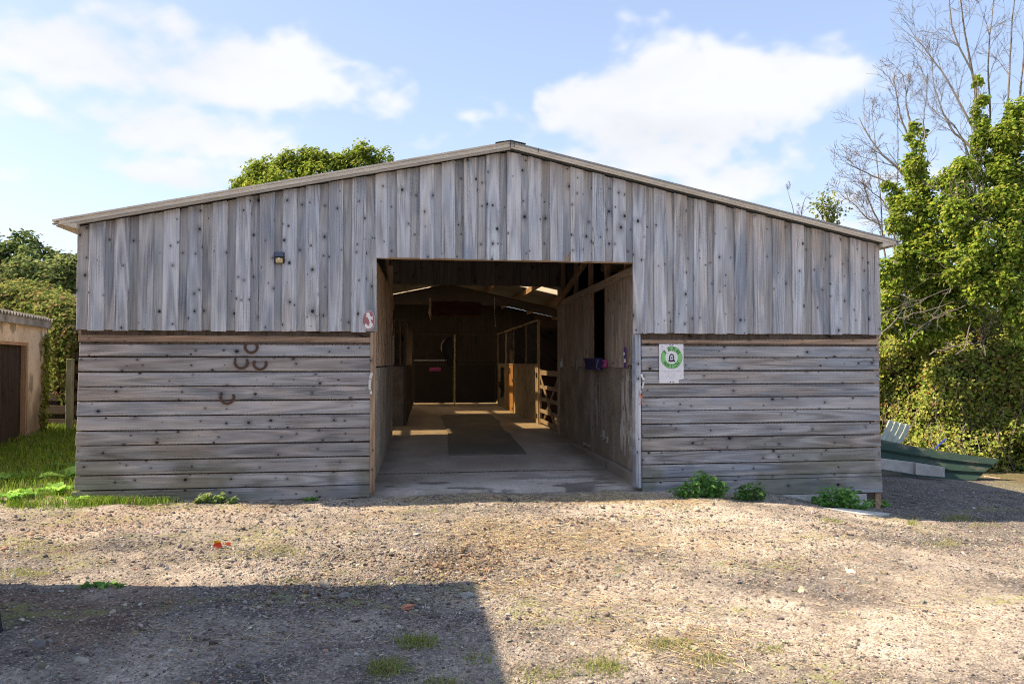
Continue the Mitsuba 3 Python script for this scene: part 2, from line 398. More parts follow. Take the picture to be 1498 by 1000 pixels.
scene['plastic_red'] = plain((.55, .10, .075), .45)
scene['plastic_pink'] = plain((.52, .08, .28), .45)
scene['plastic_purple'] = plain((.14, .06, .30), .45)
scene['twine_orange'] = plain((.72, .22, .10), .8)
scene['rope_blue'] = plain((.03, .05, .42), .7)
scene['cloth_dark'] = plain((.03, .032, .045), .9)
scene['cloth_red'] = plain((.075, .032, .03), .9)
scene['cloth_pale'] = plain((.55, .48, .38), .9)
scene['yellow_wood'] = plain((.60, .45, .25), .7)
scene['skylight'] = {'type': 'blendbsdf', 'weight': .55, 'first': {'type': 'thindielectric', 'specular_transmittance': rgb(.95, .84, .60), 'specular_reflectance': rgb(.6, .6, .6)},
                     'second': {'type': 'principledthin', 'base_color': rgb(.86, .70, .44), 'roughness': .7, 'diff_trans': 1.6}}


def leaf_mat(trans=1.0, rough=.5):
    return {'type': 'principledthin', 'base_color': {'type': 'mesh_attribute', 'name': 'vertex_color'}, 'roughness': rough, 'diff_trans': trans, 'spec_trans': 0.}


scene['leaf'] = leaf_mat(1.0, .5)
scene['grass_blade'] = leaf_mat(.9, .55)
scene['straw_stalk'] = {'type': 'twosided', 'bsdf': {'type': 'diffuse', 'reflectance': {'type': 'mesh_attribute', 'name': 'vertex_color'}}}
scene['stone_mix'] = {'type': 'twosided', 'bsdf': {'type': 'diffuse', 'reflectance': {'type': 'mesh_attribute', 'name': 'vertex_color'}}}
scene['bark'] = plain(proc(lambda p, n, uv: mix((.20, .165, .135), (.09, .072, .058), fbm(p.x*22, p.y*22, p.z*6, 4))), .9, 0, .1)
scene['bark_pale'] = plain(proc(lambda p, n, uv: mix((.24, .22, .205), (.13, .12, .11), fbm(p.x*22, p.y*22, p.z*6, 4))), .9, 0, .1)
scene['soil'] = plain((.05, .045, .03), .95)  # dark colour of the light-blocking core added inside the hedge

# ---------------------------------------------------------------- ground


def axis(lo, a, b, hi, step, growth=1.25):
    out = list(np.arange(a, b+1e-9, step))
    s, x = step, a
    left = []
    while x > lo:
        s *= growth; x -= s; left.append(max(x, lo))
    s, x = step, out[-1]
    while x < hi:
        s *= growth; x += s; out.append(min(x, hi))
    return np.array(sorted(set(left))+out)


gx, gy = axis(-400, -6.5, 9.5, 400, .032), axis(-300, -6.6, 1.2, 500, .032)
X, Y = np.meshgrid(gx, gy, indexing='ij')
near = ss(-9, -6.5, X)*ss(12, 9.5, X)*ss(-9, -6.6, Y)*ss(4., .6, Y)
P3 = np.stack([X, Y, 0*X], -1)
Z = ground_z(X, Y)+near*((meshkit.fbm(P3*2.1, 3, 1)-.5)*.05+(meshkit.fbm(P3*11, 3, 2)-.5)*.022)
inside = (X > -5.25) & (X < 5.25) & (Y > .12) & (Y < 20)
Z = np.where(inside, np.minimum(Z, -.28), Z)
nx, ny = len(gx), len(gy)
i, j = np.meshgrid(np.arange(nx-1), np.arange(ny-1), indexing='ij')
q = np.stack([i*ny+j, (i+1)*ny+j, (i+1)*ny+j+1, i*ny+j+1], -1).reshape(-1, 4)
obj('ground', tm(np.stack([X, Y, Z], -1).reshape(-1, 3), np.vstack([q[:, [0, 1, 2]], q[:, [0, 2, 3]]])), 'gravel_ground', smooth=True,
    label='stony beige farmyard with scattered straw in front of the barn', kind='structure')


def gz(x, y):
    P = np.stack([np.asarray(x, float), np.asarray(y, float), 0*np.asarray(x, float)], -1)
    n = ss(-9, -6.5, P[..., 0])*ss(12, 9.5, P[..., 0])*ss(-9, -6.6, P[..., 1])*ss(4., .6, P[..., 1])
    return ground_z(x, y)+n*((meshkit.fbm(P*2.1, 3, 1)-.5)*.05+(meshkit.fbm(P*11, 3, 2)-.5)*.022)


def on_ground(px, py):
    """Where the line of sight through a pixel of the photograph meets the yard."""
    z = 0.
    for _ in range(12):
        p = at(px, py, 'z', z); z = float(ground_z(p[0], p[1]))
    return p


# floor of the barn
FLOOR = .19


def floor_z(y):
    return np.interp(y, [0, 1.5, 1.58, 5.6, 30], [-.005, .012, .02, FLOOR, FLOOR])


fx = np.linspace(-5.2, 5.2, 120); fy = np.unique(np.concatenate([np.linspace(.03, 6, 160), np.linspace(6, 19.8, 60)]))
X, Y = np.meshgrid(fx, fy, indexing='ij')
P3 = np.stack([X, Y, 0*X], -1)
edge = .05*(meshkit.fbm(np.stack([X*3, 0*X, 0*X], -1), 4, 4)-.5)*(Y < .2)
Z = floor_z(Y)+(meshkit.fbm(P3*1.6, 3, 9)-.5)*.012-.012*np.exp(-((Y-1.54)/.03)**2)
Y2 = Y+edge
skirt = Y2[:, :1]; V = np.stack([X, Y2, Z], -1)
low = np.stack([X[:, :1], skirt-.004, Z[:, :1]*0-.35], -1)
V = np.concatenate([low, V], 1); nx, ny = V.shape[:2]
i, j = np.meshgrid(np.arange(nx-1), np.arange(ny-1), indexing='ij')
q = np.stack([i*ny+j, (i+1)*ny+j, (i+1)*ny+j+1, i*ny+j+1], -1).reshape(-1, 4)
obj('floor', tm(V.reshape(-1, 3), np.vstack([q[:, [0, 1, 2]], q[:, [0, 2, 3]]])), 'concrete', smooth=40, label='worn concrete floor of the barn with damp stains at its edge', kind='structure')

# ---------------------------------------------------------------- the barn
B = thing('barn', 'long low timber barn of weathered grey boards with a wide open doorway', 'barn')
HW = 5.35
OPEN = (-1.735, 1.715)


def top_z(x):
    return 4.487-.2125*abs(x)


# backing behind the boards, so that nothing shows through the joints (studs and felt)
def slab(poly, y0, y1):
    m = trimesh.creation.extrude_polygon(poly, y1-y0, engine='earcut')
    m.apply_transform(np.array([[1, 0, 0, 0], [0, 0, -1, y1], [0, 1, 0, 0], [0, 0, 0, 1.]]))
    return m


gable = Polygon([(-5.30, 1.9), (OPEN[0]-.02, 1.9), (OPEN[0]-.02, 3.06), (OPEN[1]+.02, 3.06), (OPEN[1]+.02, 1.9), (5.30, 1.9), (5.30, top_z(5.3)-.01), (0, top_z(0)-.01), (-5.30, top_z(5.3)-.01)])
obj('wall_lining', [slab(gable, -.016, .0), box(-5.30, -1.80, .012, .05, -.1, 1.92), box(1.84, 5.30, .012, .05, -.3, 1.92)], 'wood_dark', B)
front = key_of('front_wall', B)

# vertical boards: covers over gaps
pitch, covw = .2875, .178
x0 = -5.2
verts_boards = []
verts_boards.append((-HW, -5.185, 0))
k = 0
while x0+k*pitch < HW-.05:
    a = x0+k*pitch+rng.normal(0, .006)
    b = min(a+covw+rng.normal(0, .005), HW)
    verts_boards.append((a, b, 1))
    if b+.02 < HW-.03:
        verts_boards.append((b-.02, min(x0+(k+1)*pitch+.02, HW), 0))
    k += 1
for a, b, cover in verts_boards:
    mid = (a+b)/2
    low = 3.03 if OPEN[0] < mid < OPEN[1] else 2.07
    low += rng.uniform(-.006, .006)+(.006 if not cover else 0)
    yy = (-.078 if cover else -.047)+rng.uniform(-.003, .003)
    tilt = rng.normal(0, .0035)
    da = rng.normal(0, .003)
    zt = lambda x: top_z(x)+.0-rng.uniform(0, .010)
    tw = rng.normal(0, .0025)
    board('front_wall__board', (a+da, yy-tilt-tw, low), (b+da, yy-tilt+tw, low+rng.uniform(-.003, .003)), (b, yy+tilt-tw, zt(b)), (a, yy+tilt+tw, zt(a)), (0, .0255, 0), 'wood_weathered' if cover else 'wood_recess_shade', B, c=.0035)

# horizontal courses
Z0, PITCH = 1.935, .1818
for side in (0, 1):
    xa, xb = ((-5.325, -1.785) if side == 0 else (1.825, 5.325))
    for k in range(-1, 10):
        zt, zb = Z0-k*PITCH-.016, Z0-(k+1)*PITCH
        if k == -1: zt = 2.06
        if k == -1:
            m = 'wood_warm_course'
        else:
            m = 'wood_course'
        s1, s2 = rng.normal(0, .0025, 2)
        ex = rng.uniform(-.006, .006)+.0025*max(k, 0)*(1 if True else 0)
        l, r = (xa-(ex if side == 0 else 0), xb+(ex if side else 0))
        board('front_wall__course_board', (l, -.020+rng.uniform(-.003, .002), zb+s1), (r, -.020+rng.uniform(-.003, .002), zb+s2), (r, -.012, zt+s2), (l, -.012, zt+s1), (0, .026, 0), m, B, grain='h')
board('front_wall__base_board', (-5.375, -.03, -.07), (-1.80, -.028, -.05), (-1.80, -.022, .102), (-5.375, -.024, .10), (0, .04, 0), 'wood_course', B, grain='h', label='mossy bottom board left of the doorway')
board('front_wall__base_board', (1.825, -.022, .060), (5.35, -.022, .066), (5.35, -.016, .112), (1.825, -.016, .108), (0, .03, 0), 'wood_course', B, grain='h')
board('front_wall__base_board', (1.825, -.026, -.14), (5.355, -.03, -.165), (5.355, -.024, .058), (1.825, -.02, .052), (0, .04, 0), 'wood_course', B, grain='h')
obj('front_wall__corner_post', [box(5.26, 5.345, -.004, .10, -.5, 2.05, .004)], 'wood_sheltered', B)
# stone footing that shows under the right-hand end
foot = trimesh.convex.convex_hull(np.array([(3.72, -.05, -.165), (4.0, -.11, -.36), (5.06, -.13, -.58), (5.06, -.10, -.165), (3.72, .2, -.165), (3.9, .2, -.5), (5.06, .2, -.6)]))
foot = foot.subdivide().subdivide().subdivide(); foot.vertices += (meshkit.fbm(foot.vertices*9, 3, 5)[:, None]-.5)*np.array([.02, .035, .01])
obj('front_wall__footing', foot, 'stone_pale', B, smooth=35, label='pale concrete footing showing under the right end of the wall')

# sheltered trim round the doorway
jx0, jx1 = -1.785, 1.735
board('doorway__jamb', (jx0-.02, -.034, .0), (jx0+.045, -.034, -.0), (jx0+.045, -.034, 2.065), (jx0-.02, -.034, 2.065), (0, .13, 0), 'wood_sheltered', B, label='brown jamb on the left of the doorway')
board('doorway__jamb', (1.728, -.040, -.02), (1.808, -.040, -.02), (1.808, -.040, 2.065), (1.728, -.040, 2.065), (0, .14, 0), 'wood_weathered', B, label='pale jamb on the right of the doorway')
board('doorway__jamb', (1.726, -.048, 2.067), (1.79, -.048, 2.067), (1.79, -.048, 3.02), (1.726, -.048, 3.02), (0, .10, 0), 'wood_weathered', B)
board('doorway__lintel', (OPEN[0]-.02, -.04, 3.035), (OPEN[1]+.02, -.04, 3.035), (OPEN[1]+.02, -.04, 3.20), (OPEN[0]-.02, -.04, 3.20), (0, .14, 0), 'wood_sheltered', B, grain='h')

# side and back walls
for s in (-1, 1):
    obj('side_wall', box(min(s*5.24, s*5.31), max(s*5.24, s*5.31), .06, 20., -.5, 3.36), 'wood_inside', B)
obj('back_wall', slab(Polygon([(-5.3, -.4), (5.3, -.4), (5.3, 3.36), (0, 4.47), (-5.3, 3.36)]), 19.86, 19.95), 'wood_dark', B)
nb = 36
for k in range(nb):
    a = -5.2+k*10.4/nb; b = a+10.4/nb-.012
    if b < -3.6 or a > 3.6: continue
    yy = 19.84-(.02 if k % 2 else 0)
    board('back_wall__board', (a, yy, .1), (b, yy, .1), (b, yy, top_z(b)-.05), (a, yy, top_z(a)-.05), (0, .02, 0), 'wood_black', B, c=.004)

# roof: sheets laid ridge to eave, translucent sheets let in the sun
SL = .2125
EAVE = 5.6


def roof_strip(s, xa, xb, ya, yb, top=4.565, th=.035):
    """A piece of roof sheet on slope s between distances xa..xb from the ridge."""
    pts = []
    for x in (xa, xb):
        for y in (ya, yb):
            for dz in (0, -th):
                pts.append((s*x, y, top-SL*x+dz))
    return trimesh.convex.convex_hull(np.array(pts))


def wavy_strip(s, xa, xb, ya, yb, top=4.565, wave=.018, per=.2, th=.006):
    ny_ = max(2, int((yb-ya)/per*6))
    ys = np.linspace(ya, yb, ny_)
    prof = wave*np.clip(np.abs(((ys/per) % 1)-.5)*5-.75, 0, 1)
    xs = np.array([xa, xb])
    V = []
    for dz in (0, -th):
        for x in xs:
            for y, h in zip(ys, prof):
                V.append((s*x, y, top-SL*x+h+dz-.02))
    n = ny_; F = []
    def grid(o, flip):
        for a in range(n-1):
            q = [o+a, o+n+a, o+n+a+1, o+a+1]
            if flip: q = q[::-1]
            F.extend([[q[0], q[1], q[2]], [q[0], q[2], q[3]]])
    grid(0, s < 0); grid(2*n, s > 0)
    for a in range(n-1):
        F.extend([[a, a+1, 2*n+a+1], [a, 2*n+a+1, 2*n+a], [n+a+1, n+a, 3*n+a], [n+a+1, 3*n+a, 3*n+a+1]])
    for o in (0, n-1):
        F.extend([[o, n+o, 3*n+o], [o, 3*n+o, 2*n+o]])
    return tm(V, F)


SKY = {-1: [(6.1, 7.1, 3.8, 5.0), (7.35, 8.75, .9, 2.45), (12.3, 13.4, .5, 5.0), (17.4, 18.5, .5, 5.0)], 1: [(12.3, 13.4, .5, 5.0), (17.4, 18.5, .5, 5.0)]}
R = key_of('roof', B)
for s in (-1, 1):
    cuts = sorted({-.14, 20.15, *[v for q in SKY[s] for v in q[:2]]})
    for ya, yb in zip(cuts[:-1], cuts[1:]):
        hole = next((q for q in SKY[s] if abs(q[0]-ya) < 1e-6), None)
        if hole is None:
            obj('roof__sheet', wavy_strip(s, .0, EAVE, ya, yb), 'roof_grey', B)
        else:
            obj('roof__sheet', wavy_strip(s, .0, hole[2], ya, yb), 'roof_grey', B)
            obj('roof__sheet', wavy_strip(s, hole[3], EAVE, ya, yb), 'roof_grey', B)
            a, b = hole[2], hole[3]
            V = [(s*a, ya, 4.545-SL*a), (s*b, ya, 4.545-SL*b), (s*b, yb, 4.545-SL*b), (s*a, yb, 4.545-SL*a)]
            obj('roof__skylight', tm(V, [[0, 1, 2], [0, 2, 3]]), 'skylight', B, label='translucent roof sheet')

for s in (-1, 1):
    def verge(zo, h, ya, yb, xa=0., xb=EAVE-.03):
        pts = [(s*x, y, 4.565-SL*x+zo+dz) for x in (xa, xb) for y in (ya, yb) for dz in (0, -h)]
        return trimesh.convex.convex_hull(np.array(pts))
    obj('roof__verge_lip', verge(.012, .022, -.205, -.10), 'roof_grey' if s > 0 else 'fascia_cream', B)
    obj('roof__verge_face', verge(-.0115, .046 if s < 0 else .034, -.192, -.17, 0., EAVE-.10), 'fascia_cream', B)
    obj('roof__verge_face', verge(-.059 if s < 0 else -.047, .030 if s < 0 else .022, -.182, -.16, 0., EAVE-.16), 'fascia_dull' if s < 0 else 'fascia_cream', B)
    obj('roof__soffit', verge(-.062, .012, -.158, .06, 0., EAVE-.2), 'cap_dark', B)
    ex = s*5.36
    tri = [(s*5.30, y, z) for y in (-.185, -.11) for z in (3.36, 3.30)]+[(s*5.57, y, 3.366) for y in (-.185, -.11)]
    obj('roof__eave_end', trimesh.convex.convex_hull(np.array(tri)), 'fascia_cream', B)
    obj('roof__eave_board', box(min(s*5.33, s*5.57), max(s*5.33, s*5.57), -.10, 20.1, 3.33, 3.345), 'fascia_dull', B)
    pts = [(s*x, y, 4.588-.185*x+dz) for x in (0, .20) for y in (-.225, 20.2) for dz in (0, -.010)]
    obj('roof__ridge_cap', trimesh.convex.convex_hull(np.array(pts)), 'cap_dark', B)
obj('roof__ridge_clip', [box(.045, .052, -.218, -.208, 4.50, 4.565), box(-.006, .004, -.218, -.2065, 4.49, 4.585), box(.37, .376, -.215, -.205, 4.44, 4.50)], 'cap_dark', B)

# roof timbers
for x in (.25, 1.35, 2.4, 3.45, 4.5):
    for s in (-1, 1):
        obj('purlin', beam((s*x, .0, 4.42-SL*x), (s*x, 19.8, 4.42-SL*x), .055, .17, c=.004), 'wood_sheltered' if s > 0 else 'wood_inside', B)
for y in (15.2,):
    for s in (-1, 1):
        obj('rafter', beam((0, y, 4.16), (s*5.2, y, 4.16-SL*5.2), .12, .30), 'steel_dark', B)
    obj('rafter', trimesh.convex.convex_hull(np.array([(x, yy, z) for yy in (y-.06, y+.06) for x, z in ((-1.6, 3.72), (1.6, 3.72), (0, 4.2), (-1.9, 3.6), (1.9, 3.6))])), 'steel_dark', B)

# boarded header between the two bays
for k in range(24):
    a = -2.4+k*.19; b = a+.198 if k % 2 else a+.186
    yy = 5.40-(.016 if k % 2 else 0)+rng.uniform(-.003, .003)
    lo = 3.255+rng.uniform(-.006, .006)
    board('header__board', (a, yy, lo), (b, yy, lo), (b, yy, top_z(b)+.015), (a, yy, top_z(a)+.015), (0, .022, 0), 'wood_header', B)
obj('header__lining', slab(Polygon([(-2.7, 3.30), (2.7, 3.30), (2.7, top_z(2.7)-.0), (0, top_z(0)-.0), (-2.7, top_z(2.7)-.0)]), 5.424, 5.429), 'wood_black', B)  # added unseen panel, stops light showing between the header boards
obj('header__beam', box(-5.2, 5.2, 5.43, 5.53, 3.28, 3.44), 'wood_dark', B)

# right side of the entrance bay: stained boards below, vertical boards above, a window and a brace
XR = 1.83
for ya, yb in ((.06, 1.865), (1.885, 3.34), (3.36, 5.5)):
    obj('bay_wall__panel', box(XR, XR+.025, ya, yb, .155, 1.595 if ya != 1.885 else 1.585, .003), 'board_stained', B)
for q in np.arange(.10, 5.45, .118):
    a, b = q, q+.112
    if 1.85 < (a+b)/2 < 2.80: continue
    xx = XR-(.012 if int(q/.118) % 2 else .0)
    zt = 2.93-.016*q
    board('bay_wall__board', (xx, b, 1.60), (xx, a, 1.60), (xx, a, zt), (xx, b, zt), (.02, 0, 0), 'wood_inside', B, c=.003)
obj('bay_wall__rail', beam((XR-.02, .05, 2.97), (XR-.02, 5.55, 2.88), .06, .12, c=.004), 'wood_inside', B)
obj('bay_wall__brace', beam((XR-.055, 2.75, 3.50), (XR-.055, 5.62, 2.86), .04, .13, c=.004), 'wood_sheltered', B)
for y in (.75, 1.85, 2.95, 4.1, 5.3):
    obj('bay_wall__stud', box(XR+.0, XR+.07, y-.05, y+.05, 2.98, 4.05), 'wood_sheltered', B)
obj('bay_wall__end_post', box(XR-.03, XR+.10, 5.46, 5.60, .1, 3.6, .005), 'wood_inside', B)
obj('bay_wall__kerb', [box(1.75, 2.0, .02, 2.2, -.2, .145, .012), box(1.75, 2.0, 2.21, 4.4, -.2, .150, .012)], 'concrete', B)
obj('bay_wall__lining', [box(3.9, 3.95, .08, 5.5, 0, 3.6), box(XR+.03, 3.9, 5.52, 5.56, 0, 3.6), box(XR+.06, 3.9, .03, .055, 0, 3.6)], 'wood_dark', B)
# window frame of the bay wall
obj('bay_wall__window_frame', [box(XR-.01, XR+.05, 1.83, 1.87, 1.6, 2.93), box(XR-.01, XR+.05, 2.78, 2.82, 1.6, 2.92), box(XR-.02, XR+.09, 1.80, 2.84, 1.598, 1.63)], 'wood_sheltered', B)
# left side of the entrance bay
for n_, (ya, yb) in enumerate(((.08, 1.7), (1.72, 3.4), (3.42, 5.15))):
    x_ = -1.80+.155*(ya/5.2); x2 = -1.80+.155*(yb/5.2)
    obj('bay_wall__panel', trimesh.convex.convex_hull(np.array([(x, y, z) for x, y in ((x_, ya), (x2, yb), (x_-.03, ya), (x2-.03, yb)) for z in (.03+floor_z(ya), 1.60)])), 'wood_dark' if 0 else 'board_stained', B)
for q in np.arange(.10, 5.1, .20):
    a, b = q, q+.188
    x_, x2 = -1.80+.155*(a/5.2), -1.80+.155*(b/5.2)
    o = .0 if int(q/.2) % 2 else .016
    board('bay_wall__board', (x_+o, a, 1.62), (x2+o, b, 1.62), (x2+o, b, 3.1), (x_+o, a, 3.1), (-.02, 0, 0), 'wood_sheltered', B, c=.003)
obj('bay_wall__lining', box(-1.86, -1.845, .06, 5.2, 0, 3.5), 'wood_dark', B)
obj('bay_wall__brace', beam((-1.70, 3.2, 3.5), (-1.62, 5.0, 2.75), .05, .12, c=.004), 'wood_sheltered', B)
obj('bay_wall__end_post', box(-1.72, -1.625, 5.12, 5.26, .1, 3.6, .005), 'wood_inside', B)
obj('bay_wall__lit_edge_strip', box(-1.622, -1.610, 5.13, 5.17, 1.62, 2.22), 'white_dirty', B, label='narrow white strip standing in for a lit edge on the left door post')  # white colour stands in for light caught on an edge
obj('bay_wall__lining', [box(-5.2, -1.74, 5.22, 5.26, 0, 3.9)], 'wood_dark', B)

# door ironwork of the right bay wall
obj('bay_wall__hinge', [box(XR-.008, XR, 2.9, 3.3, .20, .24), box(XR-.02, XR-.004, 3.29, 3.33, .19, .25)], 'galvanised', B, smooth=False, label='galvanised strap hinge low on the stable door')
obj('bay_wall__latch', [box(XR-.03, XR, 1.93, 1.99, .42, .58), box(XR-.03, XR, 1.70, 1.76, .40, .50), box(XR-.045, XR-.03, 1.62, 2.02, .47, .495)], 'galvanised', B, label='galvanised kick bolt low on the stable door')

# ---------------------------------------------------------------- stalls
def bars(parent, xa, ya, xb, yb, z0, z1, step=.10, r=.008, m='steel_dark'):
    n = int(math.hypot(xb-xa, yb-ya)/step)
    ms = []
    for t in (np.arange(n)+.5)/n:
        x, y = xa+(xb-xa)*t, ya+(yb-ya)*t
        ms.append(tube([(x, y, z0), (x, y, z1)], r, 5, False))
    obj('bars', ms, m, parent, kind='stuff')


S = thing('stall', 'loose box with tan plywood panels and dark screen right of the aisle', 'stall')
XS = 1.80
obj('panel', box(XS, XS+.03, 7.98, 9.75, .17, 1.60, .003), 'plywood_tan', S)
obj('panel', box(XS, XS+.03, 9.80, 12.12, .17, 1.60, .003), 'plywood_tan', S)
obj('door', box(XS-.012, XS+.03, 12.2, 13.86, .20, 1.59, .003), 'plywood_orange', S, label='orange plywood door with a dark notice')
obj('door__notice', box(XS-.018, XS-.0125, 12.75, 13.1, 1.32, 1.50), 'asphalt_black', S)
obj('door__bolt', [box(XS-.03, XS-.012, 12.22, 12.34, 1.1, 1.17), box(XS-.03, XS-.012, 12.22, 12.34, .26, .33)], 'steel_dark', S)
obj('panel', box(XS, XS+.03, 13.92, 16.1, .17, 1.60, .003), 'plywood_tan', S)
obj('sill', box(XS-.02, XS+.05, 7.95, 16.1, 1.603, 1.64, .004), 'wood_gate', S)
for y in (7.93, 9.775, 12.15, 13.89, 16.05):
    obj('post', box(XS-.015, XS+.045, y-.03, y+.03, .17 if y < 8 else 1.642, 2.69, .003), 'yellow_wood' if y < 8 else 'wood_gate', S)
obj('top_rail', beam((XS+.01, 7.9, 2.70), (XS+.01, 16.1, 2.66), .05, .05), 'wood_gate', S)
for ya, yb in ((7.97, 9.74), (9.81, 12.11), (12.19, 13.85), (13.93, 16.0)):
    bars(S, XS+.02, ya, XS+.02, yb, 1.64, 2.67, .075, .006)
for ya, yb in ((7.97, 9.74), (9.81, 12.11), (13.93, 16.0)):
    obj('screen', box(XS+.045, XS+.055, ya, yb, 1.645, 2.66), 'panel_dark', S)
obj('bolt', box(XS-.03, XS-.001, 8.05, 8.14, 1.30, 1.42), 'steel_dark', S)
obj('bolt', box(XS-.03, XS-.001, 8.05, 8.3, .34, .42), 'steel_dark', S)
obj('side_panel', box(XS+.05, 5.1, 7.94, 7.98, .19, 2.5), 'wood_dark', S)

S2 = thing('stall', 'dark double loose box facing down the aisle at the back of the barn', 'stall')
YB = 16.2
for xa, xb in ((-1.12, .255), (.325, 1.75)):
    obj('door', box(xa, xb, YB, YB+.03, .30, 1.585, .003), 'panel_dark', S2)
    obj('door__frame', [box(xa, xb, YB-.012, YB-.001, .265, .30), box(xa, xb, YB-.012, YB-.001, 1.585, 1.62), box(xa, xa+.03, YB-.012, YB-.001, .30, 1.585), box(xb-.03, xb, YB-.012, YB-.001, .30, 1.585)], 'steel_dark', S2)
    obj('door__rail', box(xa, xb, YB-.01, YB+.03, 1.73, 1.765), 'galvanised' if xa < 0 else 'steel_dark', S2)
obj('centre_post', box(.262, .318, YB-.03, YB+.03, .19, 2.64, .003), 'yellow_wood', S2, label='pale wooden post between the two dark doors')
obj('post', box(-1.18, -1.125, YB-.02, YB+.04, .19, 2.66, .003), 'steel_dark', S2)
obj('top_rail', box(-1.2, 1.78, YB-.025, YB+.025, 2.63, 2.67), 'wood_dark', S2)
k_ = obj('nameplate', box(-.58, -.19, YB-.022, YB-.013, 1.37, 1.50, .002), 'plastic_pink', S2, label='pink name plate on the left dark door')
sw = [beam((-.53+i*.028, YB-.024, 1.42+.02*math.sin(i*2.1)), (-.53+(i+1)*.028, YB-.024, 1.42+.02*math.sin((i+1)*2.1)), .004, .008) for i in range(11)]
obj('nameplate__script', sw, 'plastic_purple', S2)
obj('nameplate', [beam((.95+i*.035, YB-.006, 1.44+.02*math.sin(i*1.9)), (.95+(i+1)*.035, YB-.006, 1.44+.02*math.sin((i+1)*1.9)), .004, .012) for i in range(6)], 'steel_dark', S2)

S3 = thing('stall', 'loose box with dark bars over a grey lower panel at the left of the aisle', 'stall')
obj('panel', box(-3.9, -1.40, 7.8, 7.83, .19, 1.58, .003), 'board_stained', S3)
obj('panel', trimesh.convex.convex_hull(np.array([(x, y, z) for x, y in ((-1.37, 7.86), (-1.20, 14.1), (-1.40, 7.86), (-1.23, 14.1)) for z in (.19, 1.58)])), 'panel_dark', S3)
obj('post', box(-1.42, -1.36, 7.76, 7.84, .19, 2.70, .003), 'steel_dark', S3)
obj('post', box(-1.24, -1.18, 14.1, 14.18, .19, 2.70, .003), 'steel_dark', S3)
obj('rail', [box(-3.9, -1.42, 7.79, 7.83, 2.66, 2.70), box(-3.9, -1.42, 7.79, 7.83, 1.585, 1.625), box(-3.9, -1.42, 7.795, 7.825, 1.90, 1.92)], 'steel_dark', S3)
obj('rail', beam((-1.39, 7.84, 2.68), (-1.21, 14.1, 2.68), .04, .04), 'steel_dark', S3)
bars(S3, -3.9, 7.81, -1.44, 7.81, 1.62, 2.66, .13, .012, 'wood_gate')
bars(S3, -1.385, 7.9, -1.215, 14.1, 1.6, 2.66, .12, .009, 'wood_gate')
obj('back_panel', box(-5.1, -1.3, 11.0, 11.05, .19, 2.6), 'wood_dark', S3)

# ---------------------------------------------------------------- things in the barn
G = thing('gate', 'grey timber five bar gate with crossed braces beside the lit tan stall', 'gate')
XG = 1.85
for zc in (1.43, 1.09, .80, .52, .28):
    obj('bar', box(XG-.02, XG+.02, 5.72, 7.84, zc-(.06 if zc > 1.4 else .042), zc+(.06 if zc > 1.4 else .042), .004), 'wood_gate', G)
for y in (5.68, 7.86):
    obj('stile', box(XG-.03, XG+.025, y-.035, y+.035, .20, 1.53, .004), 'wood_gate', G)
obj('brace', beam((XG-.032, 7.75, 1.36), (XG-.032, 5.85, .22), .02, .075), 'wood_gate', G)
obj('brace', beam((XG+.032, 5.85, 1.36), (XG+.032, 7.75, .22), .02, .075), 'wood_gate', G)


def cloth_lump(cx, cy, cz, rx, ry, rz, seed, amp=.35, sub=3):
    m = trimesh.creation.icosphere(subdivisions=sub)
    v = m.vertices.copy()
    n_ = meshkit.fbm(v*1.9+seed, 3, seed)-.5
    v = v*(1+amp*2*n_[:, None])
    m.vertices = v*np.array([rx, ry, rz])+np.array([cx, cy, cz])
    return m


obj('plastic_bag', cloth_lump(2.25, 7.1, 1.12, .12, .38, .26, 3, .5), 'plastic_red', label='crumpled red plastic bag behind the upper bars of the gate', cat='bag', smooth=40)
obj('plastic_bag', cloth_lump(2.3, 7.4, .78, .10, .22, .16, 5, .5), 'plastic_red', label='small red plastic bag lower down behind the gate', cat='bag', smooth=40)
obj('feed_sack', cloth_lump(2.35, 6.7, .48, .2, .75, .30, 8, .35), 'cloth_dark', label='dark slumped sack on the floor behind the gate', cat='sack', smooth=40)
obj('feed_sack', cloth_lump(2.2, 7.25, .33, .12, .20, .16, 9, .3), 'cloth_pale', label='small pale sack on the floor behind the lowest bar of the gate', cat='sack', smooth=40)


for n_, (ya, yb, xa, xb, lab) in enumerate(((3.0, 5.60, (-.62, .72), (-.50, .76), 'ribbed black rubber mat nearest the doorway'), (5.63, 8.4, (-.50, .72), (-.45, .85), 'ribbed dark rubber mat in the middle of the aisle'), (8.43, 11.0, (-.45, .94), (-.43, .96), 'dusty rubber mat farthest down the aisle'))):
    n = 26
    ys = np.linspace(ya, yb, n)
    top = []
    V = []; F = []
    for y in ys:
        t = (y-ya)/(yb-ya); l, r = xa[0]+(xb[0]-xa[0])*t, xa[1]+(xb[1]-xa[1])*t
        z = float(floor_z(y))+.010
        wv = .006*math.sin(y*3.1)
        V += [(l, y, z-.02), (l, y, z+.016+wv), (r, y, z+.016-wv), (r, y, z-.02)]
    for a in range(n-1):
        for e in range(3):
            F += [[a*4+e, a*4+4+e, a*4+5+e], [a*4+e, a*4+5+e, a*4+1+e]]
    F += [[0, 1, 2], [0, 2, 3]]
    obj('rubber_mat', tm(V, F), 'rubber', label=lab, cat='mat', group='rubber mats laid along the aisle')

